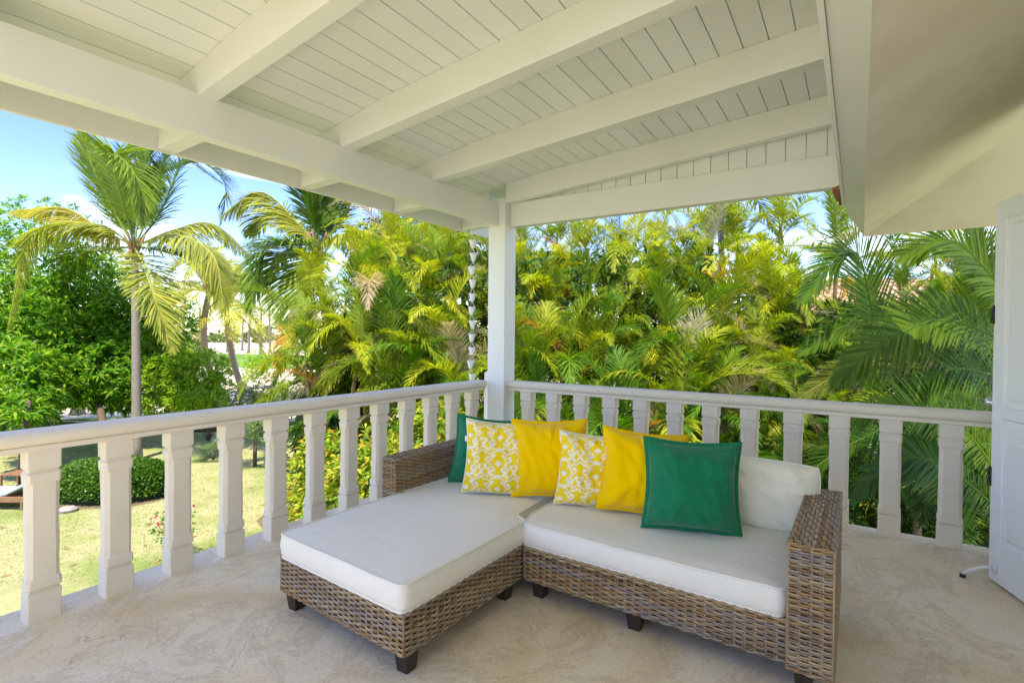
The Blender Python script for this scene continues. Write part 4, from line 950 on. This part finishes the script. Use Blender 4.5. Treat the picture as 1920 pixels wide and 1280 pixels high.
m2 = thing('mango_tree', G(42, 905), 'dark thin tree trunk beside the sun lounger', 'tree'); c = G(42, 905)
MB().tube([c, c+[.05, 0, 1.2], c+[.15, .1, 2.4], at(40, 720, 20)], [.12, .10, .08, .02], 8).build('trunk', BARK, m2, smooth=True)
P, A = ell_points(at(30, 705, 18), (1.6, 1.2, 1.1), 330, .5); V, F = rosettes(P, A+[0, 0, .4], 11, .34, .085, (20, 85), .25); mesh('crown', V, F, MANGO, m2)
b1 = thing('leafy_tree', G(345, 800), 'bright green bushy tree with narrow leaves right of the coconut trunk', 'tree'); cb = G(345, 800)
VV, FF, nv = [], [], 0
for c, r, n in ((at(355, 705, 22), (1.55, 1.5, 1.3), 420), (at(300, 725, 21.5), (1.3, 1.3, 1.3), 300), (at(370, 745, 21), (1.0, 1.0, .7), 160), (at(290, 670, 23), (1.6, 1.6, 1.2), 260)):
    P, A = ell_points(c, r, int(n*2.4), .5, low=-.95); V, F = rosettes(P, A+[0, 0, 1.0], 9, .24, .055, (20, 85), .15); VV.append(V); FF.append(F+nv); nv += len(V)
BR = m_leaf('bright_narrow_leaf', .4, .5, False, [(.08, .20, .015), (.16, .32, .02), (.28, .42, .03), (.40, .50, .05)])
mesh('crown', np.concatenate(VV), np.concatenate(FF), BR, b1)
mt = MB(); mt.tube([cb, cb+[0, 0, 1.5], at(340, 720, 22)], [.12, .09, .05], 7); mt.build('trunk', BARK, b1, smooth=True)
# round tree above the thicket
t3 = thing('leafy_tree', (*at(790, 430, 21)[:2], GZ), 'dense dark green broadleaf tree rising behind the thicket left of the post', 'tree')
VV, FF, nv = [], [], 0
for c, r, n in ((at(790, 460, 21), (2.2, 2, 1.5), 900), (at(720, 470, 21), (1.4, 1.6, 1.2), 400), (at(860, 470, 21), (1.6, 1.6, 1.3), 400)):
    P, A = ell_points(c, r, n, .35); V, F = rosettes(P, A+[0, 0, .5], 8, .16, .09, (20, 90), .2); VV.append(V); FF.append(F+nv); nv += len(V)
mesh('crown', np.concatenate(VV), np.concatenate(FF), DARKL, t3)
cc = np.array([*at(790, 430, 21)[:2], GZ]); MB().tube([cc, cc+[.2, 0, 4], at(790, 450, 21)], [.22, .18, .06], 8).build('trunk', BARK, t3, smooth=True)

# ---- clipped oval bush
bc = G(213, 925); bu = thing('clipped_bush', bc, 'clipped low oval bush of small glossy leaves on the lawn', 'bush')
n = 15000; P = nrmz(rng.normal(size=(n, 3))); P[:, 2] = np.abs(P[:, 2]); rad = np.array([1.0, 1.0, 1.0])
th_ = np.stack([RH[0]*P[:, 0]*1.75+FH[0]*P[:, 1]*1.15, RH[1]*P[:, 0]*1.75+FH[1]*P[:, 1]*1.15, .10+.88*P[:, 2]**.6], 1)
lump = np.array([noise.noise(Vector(p)*3) for p in P])[:, None]*.06; th_ = th_*(1-.10*rng.random((n, 1))+lump)
V, F = leaves(bc+th_, P+rng.normal(0, .55, (n, 3)), rng.normal(0, .3, (n, 3))+[0, 0, 1], rng.uniform(.06, .11, n), rng.uniform(.04, .065, n), .1, .1)
mesh('foliage', V, F, BUSHM, bu)
mb = MB(); mb.lathe((0, 0, 0), [(1.0, 0), (.98, .3), (.86, .6), (.5, .80), (0, .84)], 20); o = mb.build('dark_inner_dome', m_flat('bush_inner_shade', (.02, .035, .01), .9), bu, smooth=True)  # solid dome, shade between the leaves put into its near-black colour
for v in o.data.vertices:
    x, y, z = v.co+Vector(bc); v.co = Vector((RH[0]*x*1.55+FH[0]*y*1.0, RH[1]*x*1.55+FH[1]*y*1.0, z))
# soil ring
SOIL = m_ground('dark_soil', [(.3, (.14, .10, .07)), (.7, (.22, .17, .12))], 2, 8)
sheet('soil_bed', [bc[:2]+RH*1.95*math.cos(a)*(1+.05*math.sin(5*a))+FH*1.35*math.sin(a) for a in np.linspace(0, 2*math.pi, 40, endpoint=False)], GZ, SOIL)

# ---- leafy shrubs below the left rail
def shrub(label, c, r, n, m, ln=.13, wd=.05, mm=7, group=None, stems=10, flowers=None, base=None):
    c = np.array(c); b = np.array([c[0], c[1], GZ]) if base is None else np.array(base)
    t = thing('garden_shrub', b, label, 'shrub', group)
    P, A = ell_points(c, r, n, .6, low=-.85); V, F = rosettes(P, A*.5+[0, 0, .8], mm, ln, wd, (15, 85), .25); mesh('foliage', V, F, m, t)
    mb = MB()
    for i in range(stems): q = P[i*7 % len(P)]; mb.tube([b, (b+q)/2+[0, 0, .2], q], [.018, .012, .005], 5)
    mb.build('stem', BARK, t)
    if flowers:
        P, A = ell_points(c+[0, 0, .05], np.array(r)*1.03, 30, .1, low=0); V, F = rosettes(P, A, 5, .05, .045, (20, 80), .1); mesh('blossom', V, F, flowers, t)
    return t
shrub('croton shrub with yellow and orange leaves under the rail, left of the rattan arm', at(690, 895, 8.0), (.62, .55, .75), 330, SHRUBM, .15, .05)
shrub('tall green and yellow shrub behind the balusters next to the chaise', at(612, 900, 8.6), (.60, .55, .80), 330, SHRUBM, .14, .055)
shrub('leafy green shrub behind the balusters near the corner pillows', at(805, 835, 7.4), (.50, .5, .75), 330, SHRUBM, .12, .05)
shrub('low yellow green shrub beside the dry lawn edge', at(560, 960, 9.6), (.40, .4, .42), 130, SHRUBM, .13, .05)
shrub('small leafy shrub under the rail between the rattan arm and the corner', at(750, 900, 7.4), (.5, .45, .6), 220, SHRUBM, .12, .05)
v1 = shrub('cream variegated shrub mound at the edge of the sandy path, left half', at(450, 752, 24), (1.5, 1.0, .85), 380, VARIE, .16, .07, 8)
shrub('yellow green variegated shrub mound at the edge of the sandy path, right half', at(515, 745, 24), (1.3, 1.0, .75), 330, VARIE, .16, .07, 8)
shrub('small young tree with upright leafy branches on the sand before the golf green', at(482, 690, 44), (1.1, 1.1, 1.5), 200, BR, .34, .12, 7)
shrub('low green shrub at the foot of the bright bushy tree', at(390, 775, 22), (1.2, .8, .5), 200, SHRUBM, .18, .06, 7)
shrub('little yellow leaved shrub just above the rail near the bushy tree', at(345, 768, 21), (.4, .4, .35), 60, SHRUBM, .3, .07, 6)
shrub('dark green shrub mass against the thicket above the lawn', at(585, 800, 14.5), (1.5, 1.2, 1.4), 420, DARKL, .16, .06, 8)
# potted bougainvillea
pc_ = G(325, 1052); pt = thing('flower_pot', pc_, 'terracotta pot with thin pink flowering plant on the lawn', 'potted plant')
MB().lathe(pc_, [(.0, 0), (.10, 0), (.13, .2), (.155, .26), (.155, .30), (.13, .30), (.12, .22), (0, .22)], 16).build('pot', TERR, pt, smooth=True)
P, A = ell_points(pc_+[0, 0, .72], (.42, .42, .42), 110, .7, low=-.9); V, F = rosettes(P, A*.4+[0, 0, .8], 6, .07, .04, (10, 80), .2); mesh('foliage', V, F, BUSHM, pt)
P, A = ell_points(pc_+[0, 0, .78], (.42, .42, .42), 9, .2, low=0); V, F = rosettes(P, A, 6, .05, .05, (10, 80), .1); mesh('blossom', V, F, FLOWM, pt)
mb = MB()
for i in range(7): a = i*.9; mb.tube([pc_+[0, 0, .2], pc_+[.12*math.cos(a), .12*math.sin(a), .5], pc_+[.28*math.cos(a), .28*math.sin(a), .85]], [.008, .006, .003], 5)
mb.build('stem', BARK, pt)
# silver fan palm
def fan_palm(label, top, s, n=11):
    b = np.array([top[0], top[1], GZ]); t = thing('fan_palm', b, label, 'palm'); MB().tube([b, top], .05*s, 7).build('trunk', BARK, t, smooth=True)
    for i in range(n):
        a = i*2.4; e = random.uniform(-.2, 1.1); d = np.array([math.cos(a)*math.cos(e), math.sin(a)*math.cos(e), math.sin(e)]); c = top+d*.45*s
        mb = MB(); mb.tube([top, c], .012*s, 4); sd_ = nrmz(np.cross(d, [0, 0, 1.])); up = np.cross(sd_, d); V = []; F = []
        for j in range(22):
            q = (j/21-.5)*4.2; dr = d*math.cos(q)+sd_*math.sin(q); dr[2] -= .1; wv = nrmz(np.cross(dr, up)); l = .62*s*(1-.2*abs(q)/2.1)
            k0 = len(V); V += [c, c+dr*l*.5-wv*.022*s, c+dr*l*.5+wv*.022*s, c+dr*l-np.array([0, 0, .06*s])]; F += [(k0, k0+1, k0+2), (k0+1, k0+3, k0+2)]
        mb.add(V, F); f = mb.build('fan_leaf', LEAF, t); f.color = (.17, .24, .17, 1)
fan_palm('silver grey fan palm on the lawn between two balusters', at(478, 822, 18.3), 1.35)
fan_palm('small fan palm beyond the lawn, left of the silver one', at(400, 846, 19.2), .9, 8)

sheet('planting_bed', [gp(-6.2, 13), gp(-3.5, 9.5), gp(-1.0, 7.0), gp(4, 5), gp(16, 5), gp(22, 25), gp(-2, 24), gp(-6.5, 19)], GZ, SOIL)
# ---- understory and backdrop foliage of the thicket
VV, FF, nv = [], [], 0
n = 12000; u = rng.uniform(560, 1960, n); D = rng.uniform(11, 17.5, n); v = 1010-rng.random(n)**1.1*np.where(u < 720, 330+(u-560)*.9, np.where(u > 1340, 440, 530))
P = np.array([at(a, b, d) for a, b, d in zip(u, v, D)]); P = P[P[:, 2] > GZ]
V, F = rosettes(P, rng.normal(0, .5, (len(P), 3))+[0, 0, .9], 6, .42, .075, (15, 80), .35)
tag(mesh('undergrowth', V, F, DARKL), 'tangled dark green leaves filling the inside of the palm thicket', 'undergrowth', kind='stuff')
n = 3800; u = rng.uniform(590, 2000, n); D = rng.uniform(8.6, 12, n); v = rng.uniform(830, 1150, n)
P = np.array([at(a, b, d) for a, b, d in zip(u, v, D)]); P = P[P[:, 2] > GZ]
V, F = rosettes(P, rng.normal(0, .5, (len(P), 3))+[0, 0, .9], 7, .34, .06, (15, 80), .35)
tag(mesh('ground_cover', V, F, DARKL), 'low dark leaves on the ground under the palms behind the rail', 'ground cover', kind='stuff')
# flower sprays (inflorescences) on the arecas, orange
SPRAY = m_flat('orange_palm_fruit', (.50, .27, .02), .6)
for i, (u, v, D) in enumerate(((1005, 520, 11.5), (1250, 560, 11.5), (1320, 505, 12.5), (735, 590, 12), (1260, 600, 11), (1590, 520, 11))):
    c = at(u, v, D); t = thing('palm_flower_spray', c, ['drooping orange fruit spray on a palm just right of the corner post', 'orange fruit spray at the centre of the palm wall', 'orange fruit spray high in the palms near the sky gap', 'yellow fruit spray in the palms left of the rain chain', 'second orange fruit spray at the centre, below the first', 'orange fruit spray in the palms near the eave'][i], 'fruit spray')
    mb = MB()
    for j in range(26):
        a = j*2.4; q = np.array([math.cos(a)*.22*(.4+.6*random.random()), math.sin(a)*.22, -.15-.3*random.random()]); mb.tube([c, c+q*.5+[0, 0, .06], c+q], [.010, .009, .007], 4)
    mb.build('spray', SPRAY, t)

# ---- neighbouring house behind the palms
nb = at(1640, 560, 19); Rn = np.array([*RH, 0]); Fn = np.array([*FH, 0])
nh = thing('neighbour_house', (nb[0], nb[1], GZ), 'pale house with a pink tiled roof half hidden behind the palms', 'house')
def nbox(name, l0, l1, d0, d1, z0, z1, m, par):
    V = [];
    for z in (z0, z1):
        for l, d in ((l0, d0), (l1, d0), (l1, d1), (l0, d1)): q = nb*[1, 1, 0]+Rn*l+Fn*d; V.append((q[0], q[1], z))
    return MB().add(V, [(0,3,2,1),(4,5,6,7),(0,1,5,4),(1,2,6,5),(2,3,7,6),(3,0,4,7)]).build(name, m, par)
nbox('wall', -2.6, 5.5, .6, 6, GZ, 2.2, EAVE, nh)
PINK = m_flat('pink_clay_tile', (.55, .33, .26), .85, bs=6, var=.3)
mb = MB(); z0 = 2.15
for r in range(9):
    for c in range(26):
        q = nb*[1, 1, 0]+Rn*(-3.0+c*.34)+Fn*(.1+r*.36); mb.add(*barrel((q[0], q[1], z0+r*.19), (FH[0], FH[1], .5), .17, .44, True, 5))
tag(mb.build('roof_tiles', PINK, nh), kind='stuff')
V = []; 
for (l, d, z) in ((-3.2, .0, 2.08), (5.9, .0, 2.08), (5.9, 3.4, 3.85), (-3.2, 3.4, 3.85)): q = nb*[1, 1, 0]+Rn*l+Fn*d; V.append((q[0], q[1], z))
V += [(a, b, c-.08) for a, b, c in V]; MB().add(V, [(0, 1, 2, 3), (7, 6, 5, 4), (0, 4, 5, 1), (1, 5, 6, 2), (2, 6, 7, 3), (3, 7, 4, 0)]).build('roof', PINK, nh)

# ---- sun lounger and side table on the lawn
WOOD = m_flat('brown_teak', (.25, .13, .07), .6, bs=8, var=.3); BLUEC = m_flat('pale_blue_canvas', (.42, .50, .62), .9, var=.08)
lg = G(20, 948); lo_ = thing('sun_lounger', lg, 'wooden sun lounger with pale blue mattress under the mango tree', 'sun lounger')
def lbox(name, a0, a1, b0, b1, z0, z1, m, par, rise=0, bev=.01):
    V = []
    for z in (z0, z1):
        for a, b in ((a0, b0), (a1, b0), (a1, b1), (a0, b1)):
            q = lg+Rn*a+Fn*b; V.append((q[0], q[1], GZ+z+(rise if a == a1 else 0)))
    return MB().add(V, [(0,3,2,1),(4,5,6,7),(0,1,5,4),(1,2,6,5),(2,3,7,6),(3,0,4,7)]).build(name, m, par, bevel=bev)
lbox('frame', -1.3, .75, -.36, -.30, .20, .34, WOOD, lo_); lbox('frame', -1.3, .75, .30, .36, .20, .34, WOOD, lo_); lbox('frame', .69, .75, -.298, .298, .20, .34, WOOD, lo_)
for a in (-1.1, -.3, .6):
    for b in (-.33, .33): lbox('leg', a-.03, a+.03, b-.03, b+.03, 0, .20, WOOD, lo_)
for i in range(12): lbox('slat', -1.28+i*.165, -1.16+i*.165, -.298, .298, .30, .325, WOOD, lo_, bev=0)
mt_ = lbox('mattress', -1.28, .10, -.33, .33, .342, .43, BLUEC, lo_, bev=.03); lbox('mattress', .11, .75, -.33, .33, .342, .43, BLUEC, lo_, rise=.32, bev=.03)
tg = G(10, 930)+Fn*.9+Rn*-.4; tb = thing('side_table', tg, 'low slatted wooden side table behind the sun lounger', 'side table')
def tbx(name, a0, a1, b0, b1, z0, z1):
    V = []
    for z in (z0, z1):
        for a, b in ((a0, b0), (a1, b0), (a1, b1), (a0, b1)): q = tg+Rn*a+Fn*b; V.append((q[0], q[1], GZ+z))
    MB().add(V, [(0,3,2,1),(4,5,6,7),(0,1,5,4),(1,2,6,5),(2,3,7,6),(3,0,4,7)]).build(name, WOOD, tb)
for i in range(6): tbx('slat', -.35+i*.12, -.245+i*.12, -.3, .3, .40, .43)
for a in (-.32, .30):
    for b in (-.27, .27): tbx('leg', a-.025, a+.025, b-.025, b+.025, 0, .40)
# fallen stone at the edge of the bush
rs = G(127, 958); rk = MB(); rk.lathe(rs, [(0, -.02), (.20, .0), (.22, .06), (.14, .11), (0, .12)], 9); tag(rk.build('stone', m_flat('grey_stone', (.3, .28, .28), .9)), 'flat grey stone at the left foot of the oval bush', 'stone')
# far treeline
n = 2600; lat = rng.uniform(-260, 240, n); P = np.stack([FH[0]*215+RH[0]*lat, FH[1]*215+RH[1]*lat, GZ+rng.random(n)**1.3*(7+4*np.sin(lat*.06))], 1)
P += np.array([FH[0], FH[1], 0])*rng.uniform(0, 25, (n, 1)); V, F = rosettes(P, rng.normal(0, .6, (n, 3))+[0, 0, .7], 7, 2.2, 1.1, (10, 90), .2)
tag(mesh('treeline', V, F, FARL), 'far low line of trees beyond the golf course', 'treeline', kind='stuff')
# litter of fallen leaves at the lawn edge is part of the ground's texture
